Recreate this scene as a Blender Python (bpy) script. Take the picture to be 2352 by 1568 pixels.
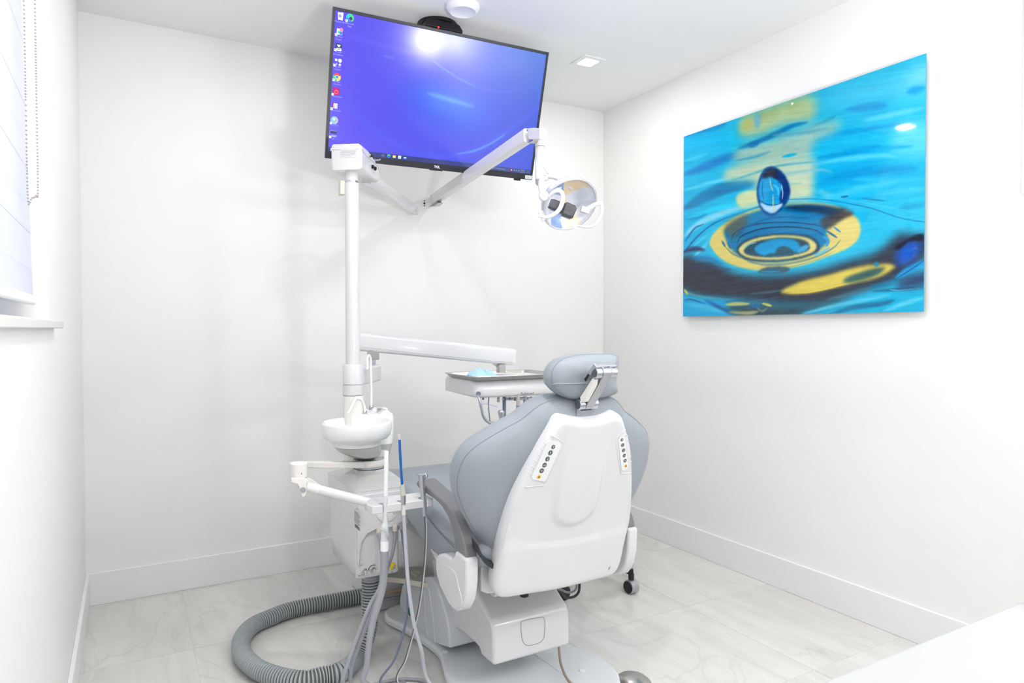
import bpy, math, random
import numpy as np
from mathutils import Vector, Matrix
random.seed(7); np.random.seed(7)
for o in list(bpy.data.objects): bpy.data.objects.remove(o)
SC = bpy.context.scene
COL = SC.collection
# ---------------------------------------------------------------- camera
CAMP = Vector((0.16245, -3.29824, 1.14972)); FPX = 1560.33
YAW, PIT, ROL = 0.51461, -0.02017, -0.00134
FWD = Vector((math.sin(YAW)*math.cos(PIT), math.cos(YAW)*math.cos(PIT), math.sin(PIT)))
_r = Vector((math.cos(YAW), -math.sin(YAW), 0)); _u = _r.cross(FWD)
RGT = _r*math.cos(ROL) + _u*math.sin(ROL); UPV = -_r*math.sin(ROL) + _u*math.cos(ROL)
cd = bpy.data.cameras.new('camera'); cam = bpy.data.objects.new('camera', cd); COL.objects.link(cam)
cd.sensor_fit = 'HORIZONTAL'; cd.sensor_width = 36.0; cd.lens = FPX/2352*36.0; cd.clip_start = 0.02
m = Matrix((RGT, UPV, -FWD)).transposed().to_4x4(); m.translation = CAMP; cam.matrix_world = m
SC.camera = cam
# ---------------------------------------------------------------- world, lights, exposure
W_ = bpy.data.worlds.new('world'); SC.world = W_; W_.use_nodes = True
bg = W_.node_tree.nodes['Background']; bg.inputs[0].default_value = (0.90, 0.94, 1.0, 1); bg.inputs[1].default_value = 0.46
SC.view_settings.view_transform = 'Standard'; SC.view_settings.look = 'None'
SC.view_settings.gamma = 1.0; SC.view_settings.exposure = 0.42; SC.view_settings.use_curve_mapping = False
def point_light(name, loc, power, radius, col=(1, 1, 1)):
    d = bpy.data.lights.new(name, 'POINT'); d.energy = power; d.shadow_soft_size = radius; d.color = col
    o = bpy.data.objects.new(name, d); o.location = loc; COL.objects.link(o); return o
# the photographer's flash, placed by the shadows of the screen and its glare in the glass
point_light('studio_flash', (2.27, -3.62, 1.84), 16.5, 0.055, (1.0, 0.985, 0.96))
point_light('second_flash', (2.56, -3.74, 1.86), 5, 0.025, (1.0, 0.99, 0.97))
def area_light(name, loc, size, power, col=(1, 1, 1)):
    d = bpy.data.lights.new(name, 'AREA'); d.energy = power; d.size = size; d.color = col
    o = bpy.data.objects.new(name, d); o.location = loc; COL.objects.link(o); return o
for i, (x, y) in enumerate([(2.118, -0.592), (0.751, -0.731), (0.95, -2.15), (1.6, -2.3), (1.4, -3.7)]):
    area_light('downlight_and_fill_lamp', (x, y, 2.428), 0.08, (2.9, 2.5, 7.0, 2.6, 2.0)[i], (1.0, 0.97, 0.93))  # back pair light the downlights; the other three are unseen, added as fill
bf = area_light('bounce_fill', (1.05, -3.45, 1.02), 0.3, 42, (1.0, .99, .975))   # added fill light out of view, aimed at the ceiling
bf.rotation_euler = (math.radians(180-2), 0, math.radians(-12))
dy = area_light('window_daylight', (-.55, -2.1, 1.75), 1.3, 9, (.90, .94, 1.0)); dy.rotation_euler = (0, math.radians(-90), 0)
# ---------------------------------------------------------------- helpers
def ray(px, py): return FWD + RGT*((px-1176)/FPX) - UPV*((py-784)/FPX)
def P(px, py, ax, val):                       # where the sight line meets an axis plane
    d = ray(px, py); return CAMP + d*((val-CAMP[ax])/d[ax])
def PD(px, py, D): return CAMP + ray(px, py)*D
def PN(px, py, o, n): d = ray(px, py); return CAMP + d*((Vector(o)-CAMP).dot(n)/d.dot(n))
def V(*a): return Vector(a)
OFF = {}
def s2l(c):
    return tuple(((x/255)/12.92 if x/255 <= .04045 else ((x/255+.055)/1.055)**2.4) for x in c)
MATS = {}
def mat(name, rgb, rough=.45, metal=0.0, spec=.5, coat=0, emit=None, es=1, trans=0, ior=1.45, alpha=1, noise=0, nscale=30, bump=0, bscale=200):
    m = bpy.data.materials.new(name); m.use_nodes = True; nt = m.node_tree; b = nt.nodes['Principled BSDF']
    c = s2l(rgb)
    b.inputs['Base Color'].default_value = (*c, 1); b.inputs['Roughness'].default_value = rough
    b.inputs['Metallic'].default_value = metal; b.inputs['Specular IOR Level'].default_value = spec
    b.inputs['Coat Weight'].default_value = coat; b.inputs['Coat Roughness'].default_value = .08
    b.inputs['Transmission Weight'].default_value = trans; b.inputs['IOR'].default_value = ior; b.inputs['Alpha'].default_value = alpha
    if emit: b.inputs['Emission Color'].default_value = (*s2l(emit), 1); b.inputs['Emission Strength'].default_value = es
    tc = nt.nodes.new('ShaderNodeTexCoord')
    if noise:
        n = nt.nodes.new('ShaderNodeTexNoise'); n.inputs['Scale'].default_value = nscale; n.inputs['Detail'].default_value = 4
        nt.links.new(tc.outputs['Object'], n.inputs['Vector'])
        mx = nt.nodes.new('ShaderNodeMix'); mx.data_type = 'RGBA'
        mx.inputs[6].default_value = (*[k*(1-noise) for k in c], 1); mx.inputs[7].default_value = (*[min(1, k*(1+noise)) for k in c], 1)
        nt.links.new(n.outputs['Fac'], mx.inputs[0]); nt.links.new(mx.outputs[2], b.inputs['Base Color'])
    if bump:
        n2 = nt.nodes.new('ShaderNodeTexNoise'); n2.inputs['Scale'].default_value = bscale; n2.inputs['Detail'].default_value = 2
        nt.links.new(tc.outputs['Object'], n2.inputs['Vector'])
        bp = nt.nodes.new('ShaderNodeBump'); bp.inputs['Strength'].default_value = bump; bp.inputs['Distance'].default_value = .001
        nt.links.new(n2.outputs['Fac'], bp.inputs['Height']); nt.links.new(bp.outputs[0], b.inputs['Normal'])
    MATS[name] = m; return m
def tagit(o, label=None, cat=None, group=None, kind=None):
    for k, v in (('label', label), ('category', cat), ('group', group), ('kind', kind)):
        if v: o[k] = v
    return o
def thing(name, loc, label, cat, group=None):
    o = bpy.data.objects.new(name, None); o.empty_display_size = .05; o.location = loc; COL.objects.link(o); OFF[o.name] = Vector(loc)
    return tagit(o, label, cat, group)
def mk(name, vs, fs, m, parent=None, smooth=True, bevel=0, seg=3, sub=0, angle=38, mi=None):
    vs = [Vector(v) for v in vs]
    c = sum(vs, Vector())/len(vs)
    me = bpy.data.meshes.new(name); me.from_pydata([v-c for v in vs], [], fs)
    ms = m if isinstance(m, (list, tuple)) else [m]
    for q in ms: me.materials.append(MATS[q] if isinstance(q, str) else q)
    if mi: me.polygons.foreach_set('material_index', mi)
    me.update()
    import bmesh
    bm = bmesh.new(); bm.from_mesh(me); bmesh.ops.recalc_face_normals(bm, faces=bm.faces); bm.to_mesh(me); bm.free()
    if smooth: me.shade_smooth()
    if smooth and not sub and not bevel: me.set_sharp_from_angle(angle=math.radians(angle))
    o = bpy.data.objects.new(name, me); COL.objects.link(o)
    if parent: o.parent = parent; o.location = c - OFF[parent.name]
    else: o.location = c
    OFF[o.name] = c
    if bevel:
        b = o.modifiers.new('bevel', 'BEVEL'); b.width = bevel; b.segments = seg; b.limit_method = 'ANGLE'; b.angle_limit = math.radians(30); b.harden_normals = True
    if sub:
        s = o.modifiers.new('sub', 'SUBSURF'); s.levels = sub; s.render_levels = sub
    return o
def boxg(a, b):
    (x0, y0, z0), (x1, y1, z1) = a, b
    v = [(x, y, z) for z in (z0, z1) for y in (y0, y1) for x in (x0, x1)]
    return v, [(0, 2, 3, 1), (4, 5, 7, 6), (0, 1, 5, 4), (2, 6, 7, 3), (0, 4, 6, 2), (1, 3, 7, 5)]
def box(name, a, b, m, parent=None, bevel=0, seg=3, R=None):
    v, f = boxg(a, b)
    if R: v = [R @ Vector(q) for q in v]
    return mk(name, v, f, m, parent, smooth=bool(bevel), bevel=bevel, seg=seg)
def join(*gs):
    V_, F_ = [], []
    for v, f in gs:
        n = len(V_); V_ += list(v); F_ += [tuple(i+n for i in q) for q in f]
    return V_, F_
def prismg(poly, d):                           # poly: 3-D points of one cap, d: extrusion vector
    n = len(poly); v = [Vector(p) for p in poly] + [Vector(p)+Vector(d) for p in poly]
    return v, [tuple(range(n)), tuple(range(2*n-1, n-1, -1))] + [(i, n+i, n+(i+1) % n, (i+1) % n) for i in range(n)]
def prism(name, poly, d, m, parent=None, bevel=0, seg=3, smooth=True):
    v, f = prismg(poly, d); return mk(name, v, f, m, parent, bevel=bevel, seg=seg, smooth=smooth)
def loftg(rings, cap=True, close=False):
    n = len(rings[0]); v = [Vector(p) for r in rings for p in r]; f = []
    k = len(rings)
    for i in range(k-1 if not close else k):
        a, b = i*n, ((i+1) % k)*n
        f += [(a+j, a+(j+1) % n, b+(j+1) % n, b+j) for j in range(n)]
    if cap and not close: f += [tuple(range(n-1, -1, -1)), tuple(range((k-1)*n, k*n))]
    return v, f
def spline(pts, n=8):
    pts = [Vector(p) for p in pts]
    if len(pts) < 3: return [pts[0].lerp(pts[-1], i/n) for i in range(n+1)]
    q = [pts[0]*2-pts[1]] + pts + [pts[-1]*2-pts[-2]]; out = []
    for i in range(1, len(q)-2):
        p0, p1, p2, p3 = q[i-1:i+3]
        for k in range(n):
            t = k/n
            out.append(.5*((2*p1)+(p2-p0)*t+(2*p0-5*p1+4*p2-p3)*t*t+(3*p1-p0-3*p2+p3)*t**3))
    return out+[pts[-1]]
def sweepg(path, rad, ns=12, sec=None, up=None):
    """tube along a path; rad a number or list; sec an optional list of 2-D section points"""
    n = len(path); rad = rad if isinstance(rad, (list, tuple)) else [rad]*n; rings = []
    t0 = (path[1]-path[0]).normalized()
    nrm = Vector(up) if up else t0.orthogonal()
    nrm = (nrm - t0*nrm.dot(t0)).normalized()
    for i in range(n):
        t = (path[min(i+1, n-1)]-path[max(i-1, 0)]).normalized()
        nrm = (nrm-t*nrm.dot(t)).normalized(); b = t.cross(nrm)
        s = sec or [(math.cos(2*math.pi*k/ns), math.sin(2*math.pi*k/ns)) for k in range(ns)]
        rings.append([path[i]+b*(x*rad[i])+nrm*(y*rad[i]) for x, y in s])
    return loftg(rings)
def tube(name, pts, r, m, parent=None, n=8, ns=12, smooth=True):
    p = spline(pts, n) if n else [Vector(q) for q in pts]
    if isinstance(r, (list, tuple)):
        k = len(p); r = [r[min(int(i/(k-1)*(len(r)-1)), len(r)-2)]*(1-((i/(k-1)*(len(r)-1)) - min(int(i/(k-1)*(len(r)-1)), len(r)-2))) + r[min(int(i/(k-1)*(len(r)-1)), len(r)-2)+1]*((i/(k-1)*(len(r)-1)) - min(int(i/(k-1)*(len(r)-1)), len(r)-2)) for i in range(k)]
    v, f = sweepg(p, r, ns); return mk(name, v, f, m, parent, smooth=smooth)
def latheg(prof, o, ax=(0, 0, 1), ns=32):
    ax = Vector(ax).normalized(); a = ax.orthogonal().normalized(); b = ax.cross(a); o = Vector(o)
    rings = [[o+ax*z+(a*math.cos(2*math.pi*k/ns)+b*math.sin(2*math.pi*k/ns))*max(r, 1e-5) for k in range(ns)] for r, z in prof]
    return loftg(rings)
def lathe(name, prof, o, m, parent=None, ax=(0, 0, 1), ns=32, bevel=0, angle=38):
    v, f = latheg(prof, o, ax, ns); return mk(name, v, f, m, parent, bevel=bevel, angle=angle)
def cylp(r, h, b=.002): return [(r-b, 0), (r, b), (r, h-b), (r-b, h)]
def rrect(w, h, r, n=5):
    out = []
    for cx, cy, a0 in ((w/2-r, h/2-r, 0), (-w/2+r, h/2-r, 90), (-w/2+r, -h/2+r, 180), (w/2-r, -h/2+r, 270)):
        for k in range(n+1):
            a = math.radians(a0+90*k/n); out.append((cx+r*math.cos(a), cy+r*math.sin(a)))
    return out
def ell(w, h, n=32, e=1.0):
    out = []
    for k in range(n):
        a = 2*math.pi*k/n; c, s = math.cos(a), math.sin(a)
        out.append((w*abs(c)**e*(1 if c >= 0 else -1), h*abs(s)**e*(1 if s >= 0 else -1)))
    return out
def smooth_closed(pts, n=6):
    k = len(pts); out = []
    pts = [Vector(p) for p in pts]
    for i in range(k):
        p0, p1, p2, p3 = pts[i-1], pts[i], pts[(i+1) % k], pts[(i+2) % k]
        for j in range(n):
            t = j/n; out.append(.5*((2*p1)+(p2-p0)*t+(2*p0-5*p1+4*p2-p3)*t*t+(3*p1-p0-3*p2+p3)*t**3))
    return out
def frame(o, u, v):                            # matrix: local x=u, y=v, z=u x v
    u = Vector(u).normalized(); v = Vector(v); v = (v-u*v.dot(u)).normalized(); w = u.cross(v)
    m = Matrix((u, v, w)).transposed().to_4x4(); m.translation = Vector(o); return m
def text(name, body, size, m, parent, F, x=0, y=0, align='LEFT', ext=0.0003, bold=0, space=1):
    c = bpy.data.curves.new('t', 'FONT'); c.body = body; c.size = size; c.align_x = align; c.extrude = ext; c.offset = bold; c.resolution_u = 2; c.space_character = space
    to = bpy.data.objects.new('t', c); COL.objects.link(to); bpy.context.view_layer.update()
    me = bpy.data.meshes.new_from_object(to.evaluated_get(bpy.context.evaluated_depsgraph_get()))
    bpy.data.objects.remove(to); bpy.data.curves.remove(c)
    vs = [F @ Vector((v.co.x+x, v.co.y+y, v.co.z+.0004)) for v in me.vertices]; fs = [tuple(p.vertices) for p in me.polygons]
    bpy.data.meshes.remove(me)
    return mk(name, vs, fs, m, parent, smooth=False)
# ---------------------------------------------------------------- materials
mat('wall_paint', (242, 242, 241), .42, spec=.4, noise=.01, nscale=3, bump=.04, bscale=60)
mat('ceiling_paint', (244, 244, 244), .7, spec=.25, noise=.01, nscale=3)
mat('trim_paint', (240, 240, 241), .35)
mat('plastic', (223, 223, 225), .22, coat=.3)
mat('plastic_cool', (222, 226, 230), .25, coat=.3)
mat('plastic_grey', (196, 197, 195), .15, coat=.4)
mat('plastic_warm', (236, 233, 228), .3)
mat('beige_plate', (222, 216, 204), .45, noise=.04, nscale=40)
mat('porcelain', (243, 243, 243), .08, coat=.6)
mat('leather', (152, 160, 167), .45, spec=.45, noise=.03, nscale=6, bump=.12, bscale=500)
mat('leather_seam', (136, 144, 151), .6)
mat('arm_grey', (124, 124, 126), .5, noise=.02, nscale=20)
mat('strip_black', (52, 56, 60), .5)
mat('black', (24, 24, 27), .4)
mat('gloss_black', (18, 20, 24), .12)
mat('dark_grey', (78, 80, 86), .4)
mat('chrome', (205, 207, 214), .12, metal=1)
mat('steel', (190, 188, 186), .28, metal=1, noise=.05, nscale=60)
mat('satin', (186, 188, 194), .35, metal=.85)
mat('hose_grey', (158, 160, 168), .45)
mat('hose_light', (200, 202, 212), .4)
mat('hose_blue_grey', (112, 124, 145), .45)
mat('rib_light', (172, 180, 183), .45)
mat('rib_dark', (96, 93, 92), .7)
mat('white_tip', (246, 246, 246), .5)
mat('blue_tube', (8, 96, 178), .25, coat=.5)
mat('clear_pink', (235, 215, 220), .2, alpha=.7)
mat('sage', (198, 204, 190), .5)
mat('tan_hose', (186, 160, 134), .4)
mat('brown_cable', (150, 134, 118), .4)
mat('seam', (140, 142, 148), .5)
mat('seam_dark', (84, 92, 110), .5)
mat('label_paper', (222, 222, 224), .6)
mat('label_ink', (150, 152, 160), .6)
mat('ink', (60, 64, 74), .6)
mat('button_grey', (98, 98, 96), .5)
mat('button_yellow', (246, 196, 52), .5)
mat('keypad', (232, 236, 237), .4)
mat('yellow', (244, 218, 30), .5)
mat('green', (20, 120, 84), .5)
mat('bezel', (44, 45, 52), .3)
mat('mask_blue', (176, 216, 236), .7, noise=.06, nscale=60)
mat('paper', (238, 236, 232), .7)
mat('tissue', (238, 232, 220), .8)
mat('purple', (176, 146, 222), .4)
mat('sill_stone', (214, 214, 212), .5, noise=.03, nscale=40)
mat('counter', (172, 173, 174), .45)
mat('sticker_white', (236, 238, 240), .5)
mat('bead', (196, 184, 184), .35)
mat('red_led', (255, 40, 30), .5, emit=(255, 40, 30), es=1.5)
mat('lamp_emit', (255, 255, 255), .5, emit=(255, 253, 250), es=6)
mat('film', (205, 214, 224), .15, coat=.5, alpha=.55)
mat('glass', (255, 255, 255), .0, trans=1, ior=1.45)
mat('pale_blue_cyl', (170, 185, 225), .4)
mat('mirror', (225, 230, 236), .03, metal=1)
mat('panel_white', (214, 216, 224), .4)
def vcol_mat(name, emis):
    m = bpy.data.materials.new(name); m.use_nodes = True; nt = m.node_tree; b = nt.nodes['Principled BSDF']
    a = nt.nodes.new('ShaderNodeVertexColor'); a.layer_name = 'print'
    if emis:
        b.inputs['Base Color'].default_value = (.004, .004, .005, 1); nt.links.new(a.outputs[0], b.inputs['Emission Color']); b.inputs['Emission Strength'].default_value = .76
        b.inputs['Roughness'].default_value = .155; b.inputs['Specular IOR Level'].default_value = .8
    else:
        nt.links.new(a.outputs[0], b.inputs['Base Color']); b.inputs['Roughness'].default_value = .04; b.inputs['Specular IOR Level'].default_value = .45
    MATS[name] = m
vcol_mat('screen_picture', True); vcol_mat('art_print', False)
# blind: light passes through the woven fabric
def blind_mat(name, rgb, tr):
    m = bpy.data.materials.new(name); m.use_nodes = True; nt = m.node_tree
    out = nt.nodes['Material Output']; nt.nodes.remove(nt.nodes['Principled BSDF'])
    d = nt.nodes.new('ShaderNodeBsdfDiffuse'); t = nt.nodes.new('ShaderNodeBsdfTranslucent'); x = nt.nodes.new('ShaderNodeMixShader')
    c = (*s2l(rgb), 1); d.inputs[0].default_value = c; t.inputs[0].default_value = (c[0]*.92, c[1]*.95, min(1, c[2]*1.04), 1)
    x.inputs[0].default_value = tr; nt.links.new(d.outputs[0], x.inputs[1]); nt.links.new(t.outputs[0], x.inputs[2]); nt.links.new(x.outputs[0], out.inputs[0]); MATS[name] = m
blind_mat('blind_dense', (236, 238, 246), .3); blind_mat('blind_sheer', (243, 243, 248), .45)
# floor tile: pale veined porcelain
def tile_mat():
    m = bpy.data.materials.new('tile_porcelain'); m.use_nodes = True; nt = m.node_tree; b = nt.nodes['Principled BSDF']; L = nt.links
    g = nt.nodes.new('ShaderNodeNewGeometry'); oi = nt.nodes.new('ShaderNodeObjectInfo')
    mp = nt.nodes.new('ShaderNodeMapping'); mp.inputs['Scale'].default_value = (1.0, .38, 1); mp.inputs['Rotation'].default_value = (0, 0, -.25)
    ad = nt.nodes.new('ShaderNodeVectorMath'); ad.operation = 'MULTIPLY_ADD'
    L.new(oi.outputs['Random'], ad.inputs[0]); ad.inputs[1].default_value = (17, 9, 5); L.new(g.outputs['Position'], ad.inputs[2]); L.new(ad.outputs[0], mp.inputs[0])
    n1 = nt.nodes.new('ShaderNodeTexNoise'); n1.inputs['Scale'].default_value = 3.2; n1.inputs['Detail'].default_value = 6; n1.inputs['Distortion'].default_value = .6; L.new(mp.outputs[0], n1.inputs['Vector'])
    r1 = nt.nodes.new('ShaderNodeValToRGB'); r1.color_ramp.elements[0].position = .3; r1.color_ramp.elements[1].position = .7
    r1.color_ramp.elements[0].color = (*s2l((212, 210, 206)), 1); r1.color_ramp.elements[1].color = (*s2l((226, 225, 222)), 1); L.new(n1.outputs['Fac'], r1.inputs[0])
    n2 = nt.nodes.new('ShaderNodeTexNoise'); n2.inputs['Scale'].default_value = 2.1; n2.inputs['Detail'].default_value = 5; n2.inputs['Distortion'].default_value = .9; L.new(mp.outputs[0], n2.inputs['Vector'])
    r2 = nt.nodes.new('ShaderNodeValToRGB'); e = r2.color_ramp.elements; e[0].position = .490; e[0].color = (0, 0, 0, 1); e[1].position = .510; e[1].color = (0, 0, 0, 1); k = e.new(.5); k.color = (1, 1, 1, 1); L.new(n2.outputs['Fac'], r2.inputs[0])
    n3 = nt.nodes.new('ShaderNodeTexNoise'); n3.inputs['Scale'].default_value = 5; L.new(mp.outputs[0], n3.inputs['Vector'])
    mu = nt.nodes.new('ShaderNodeMath'); mu.operation = 'MULTIPLY'; L.new(r2.outputs[0], mu.inputs[0]); L.new(n3.outputs['Fac'], mu.inputs[1])
    mu2 = nt.nodes.new('ShaderNodeMath'); mu2.operation = 'MULTIPLY'; mu2.inputs[1].default_value = .34; L.new(mu.outputs[0], mu2.inputs[0])
    mx = nt.nodes.new('ShaderNodeMix'); mx.data_type = 'RGBA'; L.new(mu2.outputs[0], mx.inputs[0]); L.new(r1.outputs[0], mx.inputs[6]); mx.inputs[7].default_value = (*s2l((168, 165, 162)), 1)
    mp2 = nt.nodes.new('ShaderNodeMapping'); mp2.inputs['Scale'].default_value = (5.5, .8, 1); mp2.inputs['Rotation'].default_value = (0, 0, -.45); L.new(ad.outputs[0], mp2.inputs[0])
    n4 = nt.nodes.new('ShaderNodeTexNoise'); n4.inputs['Scale'].default_value = 3; n4.inputs['Detail'].default_value = 7; n4.inputs['Distortion'].default_value = .3; L.new(mp2.outputs[0], n4.inputs['Vector'])
    r4 = nt.nodes.new('ShaderNodeValToRGB'); r4.color_ramp.elements[0].position = .35; r4.color_ramp.elements[1].position = .62; r4.color_ramp.elements[0].color = (.90, .897, .893, 1); r4.color_ramp.elements[1].color = (1, 1, 1, 1); L.new(n4.outputs['Fac'], r4.inputs[0])
    n5 = nt.nodes.new('ShaderNodeTexNoise'); n5.inputs['Scale'].default_value = 160; n5.inputs['Detail'].default_value = 2; L.new(g.outputs['Position'], n5.inputs['Vector'])
    r5 = nt.nodes.new('ShaderNodeValToRGB'); r5.color_ramp.elements[0].position = .3; r5.color_ramp.elements[1].position = .55; r5.color_ramp.elements[0].color = (.93, .93, .93, 1); L.new(n5.outputs['Fac'], r5.inputs[0])
    m4 = nt.nodes.new('ShaderNodeMix'); m4.data_type = 'RGBA'; m4.blend_type = 'MULTIPLY'; m4.inputs[0].default_value = .75; L.new(mx.outputs[2], m4.inputs[6]); L.new(r4.outputs[0], m4.inputs[7])
    m5 = nt.nodes.new('ShaderNodeMix'); m5.data_type = 'RGBA'; m5.blend_type = 'MULTIPLY'; m5.inputs[0].default_value = 1; L.new(m4.outputs[2], m5.inputs[6]); L.new(r5.outputs[0], m5.inputs[7])
    L.new(m5.outputs[2], b.inputs['Base Color']); b.inputs['Roughness'].default_value = .16; b.inputs['Specular IOR Level'].default_value = .5
    MATS['tile'] = m
tile_mat(); mat('grout', (226, 223, 215), .8, noise=.03, nscale=60)
# ---------------------------------------------------------------- room
H, W, D0 = 2.44, 2.6595, -4.3
fl = box('floor', (-.2, D0, -.08), (W+.2, .2, -.0012), 'grout'); tagit(fl, kind='structure')
TS = .6
for i in range(-1, 5):
    for j in range(-6, 2):
        x0, x1 = .355+TS*i, .355+TS*(i+1); y0, y1 = -.633+TS*j, -.633+TS*(j+1)
        x0, x1 = max(x0, 0)+.0012, min(x1, W)-.0012; y0, y1 = max(y0, D0)+.0012, min(y1, 0)-.0012
        if x1-x0 > .02 and y1-y0 > .02: box('floor_tile', (x0, y0, -.003), (x1, y1, 0), 'tile', fl)
ce = box('ceiling', (-.2, D0, H), (W+.2, .2, H+.1), 'ceiling_paint'); tagit(ce, kind='structure')
wb = box('wall_back', (-.2, 0, -.08), (W+.2, .2, H), 'wall_paint'); tagit(wb, kind='structure')
wr = box('wall_right', (W, D0, -.08), (W+.2, 0, H), 'wall_paint'); tagit(wr, kind='structure')
wy0, wy1, wz0, wz1 = -2.9, -1.35, 1.168, 2.25
g = join(boxg((-.2, D0, -.08), (0, 0, wz0)), boxg((-.2, D0, wz1), (0, 0, H)), boxg((-.2, wy1, wz0), (0, 0, wz1)), boxg((-.2, D0, wz0), (0, wy0, wz1)))
wl = mk('wall_left', *g, 'wall_paint', smooth=False); tagit(wl, kind='structure')
T, BH = .013, .135
for nm, a, b in (('baseboard_back', (0, -T, 0), (W, 0, BH)), ('baseboard_left', (0, D0, 0), (T, -T, BH)), ('baseboard_right', (W-T, D0, 0), (W, -T, BH))):
    tagit(box(nm, a, b, 'trim_paint', bevel=.002, seg=2), kind='structure')
# window: frame, pane, stone sill
wn = thing('window_1', (-.12, -2.1, wz0), None, None); wn['kind'] = 'structure'
for a, b in (((-.16, wy0, wz0), (-.1, wy1, wz0+.05)), ((-.16, wy0, wz1-.05), (-.1, wy1, wz1)), ((-.16, wy1-.05, wz0+.05), (-.1, wy1, wz1-.05)), ((-.16, wy0, wz0+.05), (-.1, wy0+.05, wz1-.05)), ((-.155, -2.15, wz0+.05), (-.105, -2.1, wz1-.05))):
    box('window_frame', a, b, 'trim_paint', wn, bevel=.004)
box('pane', (-.133, wy0+.05, wz0+.05), (-.127, -2.15, wz1-.05), 'glass', wn)
box('pane', (-.133, -2.1, wz0+.05), (-.127, wy1-.05, wz1-.05), 'glass', wn)
box('window_sill', (-.1, wy0, wz0-.016), (.0, wy1, wz0+.002), 'sill_stone', wn)
box('window_sill', (.0005, wy0-.1, wz0-.018), (.022, -1.245, wz0), 'sill_stone', wn, bevel=.003)
# banded roller blind
bl = thing('roller_blind', (-.035, -2.1, wz1), 'white banded roller blind lowered in the window recess', 'blind')
by0, by1 = wy0+.02, -1.372
bx = lambda z: -.03-.014*(z-1.2)/.72
box('cassette', (-.085, by0, wz1-.08), (-.01, by1+.012, wz1-.002), 'trim_paint', bl, bevel=.006)
z = 1.222; k = 0
while z < wz1-.08:
    z2 = min(z+(.085 if k % 2 else .062), wz1-.075)
    v, f = boxg((0, by0, z), (.002+.001*(k % 2), by1, z2)); v = [(q[0]+bx(q[2])-(.0015*(k % 2)), q[1], q[2]) for q in v]
    mk('fabric_band', v, f, 'blind_dense' if k % 2 else 'blind_sheer', bl, smooth=False); z = z2; k += 1
box('bottom_rail', (bx(1.21)-.008, by0, 1.204), (bx(1.21)+.008, by1+.002, 1.226), 'trim_paint', bl, bevel=.006)
ic = []
def bead(c, r=.0026):
    c = Vector(c); return [c+Vector(d)*r for d in ((1, 0, 0), (0, 1, 0), (-1, 0, 0), (0, -1, 0), (0, 0, 1), (0, 0, -1), (.7, .7, 0), (-.7, .7, 0), (-.7, -.7, 0), (.7, -.7, 0))], \
        [(0, 6, 4), (6, 1, 4), (1, 7, 4), (7, 2, 4), (2, 8, 4), (8, 3, 4), (3, 9, 4), (9, 0, 4), (6, 0, 5), (1, 6, 5), (7, 1, 5), (2, 7, 5), (8, 2, 5), (3, 8, 5), (9, 3, 5), (0, 9, 5)]
cx = -.004
a0 = P(80, 0, 0, cx); a1 = P(87, 430, 0, cx); a2 = P(83, 449, 0, cx); a3 = P(73, 454, 0, cx-.006); a4 = P(64, 449, 0, cx-.013); 
top = Vector((cx, a0.y+(a0.y-a1.y)*.5, wz1-.05)); back = Vector((cx-.018, a4.y+.015, wz1-.05))
pp = spline([top, a0, a0.lerp(a1, .5), a1, a2, a3, a4, a4.lerp(back, .3), back], 60)
acc, last, g = 0, pp[0], []
for q in pp[1:]:
    acc += (q-last).length; last = q
    if acc >= .0058: g.append(bead(q)); acc = 0
gv, gf = join(*g); o = mk('bead_chain', gv, gf, 'bead', bl); o['kind'] = 'stuff'
# shallow white panel at the picture's right end
pn = thing('wall_panel', (W-.01, -2.6, 1.57), 'pale shallow panel on the right wall at the frame edge', 'panel')
box('panel_board', (W-.02, -3.0, 1.57), (W-.0005, -2.206, 2.3), 'panel_white', pn, bevel=.003)
box('panel_trim', (W-.024, -2.98, 1.59), (W-.02, -2.226, 2.28), 'trim_paint', pn, bevel=.001)
# counter the camera looks over
co = thing('counter_cabinet', (1.6, -3.3, 0), 'white cabinet with doors under the near worktop', 'cabinet')
box('body', (.63, -3.62, .1), (W-.002, -3.03, .859), 'plastic', co, bevel=.003)
box('plinth', (.66, -3.6, 0), (W-.004, -3.08, .1), 'trim_paint', co)
for i in range(4):
    d = box('door', (.64+i*.502, -3.03, .12), (.64+i*.502+.494, -3.012, .85), 'trim_paint', co, bevel=.003)
    tube('handle', [(.64+i*.502+.44, -3.0, .72), (.64+i*.502+.44, -2.99, .7), (.64+i*.502+.44, -2.99, .62), (.64+i*.502+.44, -3.0, .6)], .004, 'chrome', d, ns=8)
wt = prism('worktop', [(x+.575+(W-.577)/2, y-3.325, .86) for x, y in rrect(W-.577, .67, .02)], (0, 0, .04), 'counter', bevel=.006)
tagit(wt, 'smooth white worktop in the bottom right foreground', 'worktop')
cyp = P(2337, 1376, 2, .9)+RGT*.0185
lathe('lidded_jar', [(.018, 0), (.0185, .001), (.0185, .009), (.019, .0095), (.019, .013), (.0175, .014), (0, .014)], (cyp.x, cyp.y-.012, .9), 'pale_blue_cyl')
tagit(bpy.data.objects['lidded_jar'], 'low pale blue cap on the worktop cut by the right frame edge', 'jar')
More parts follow.
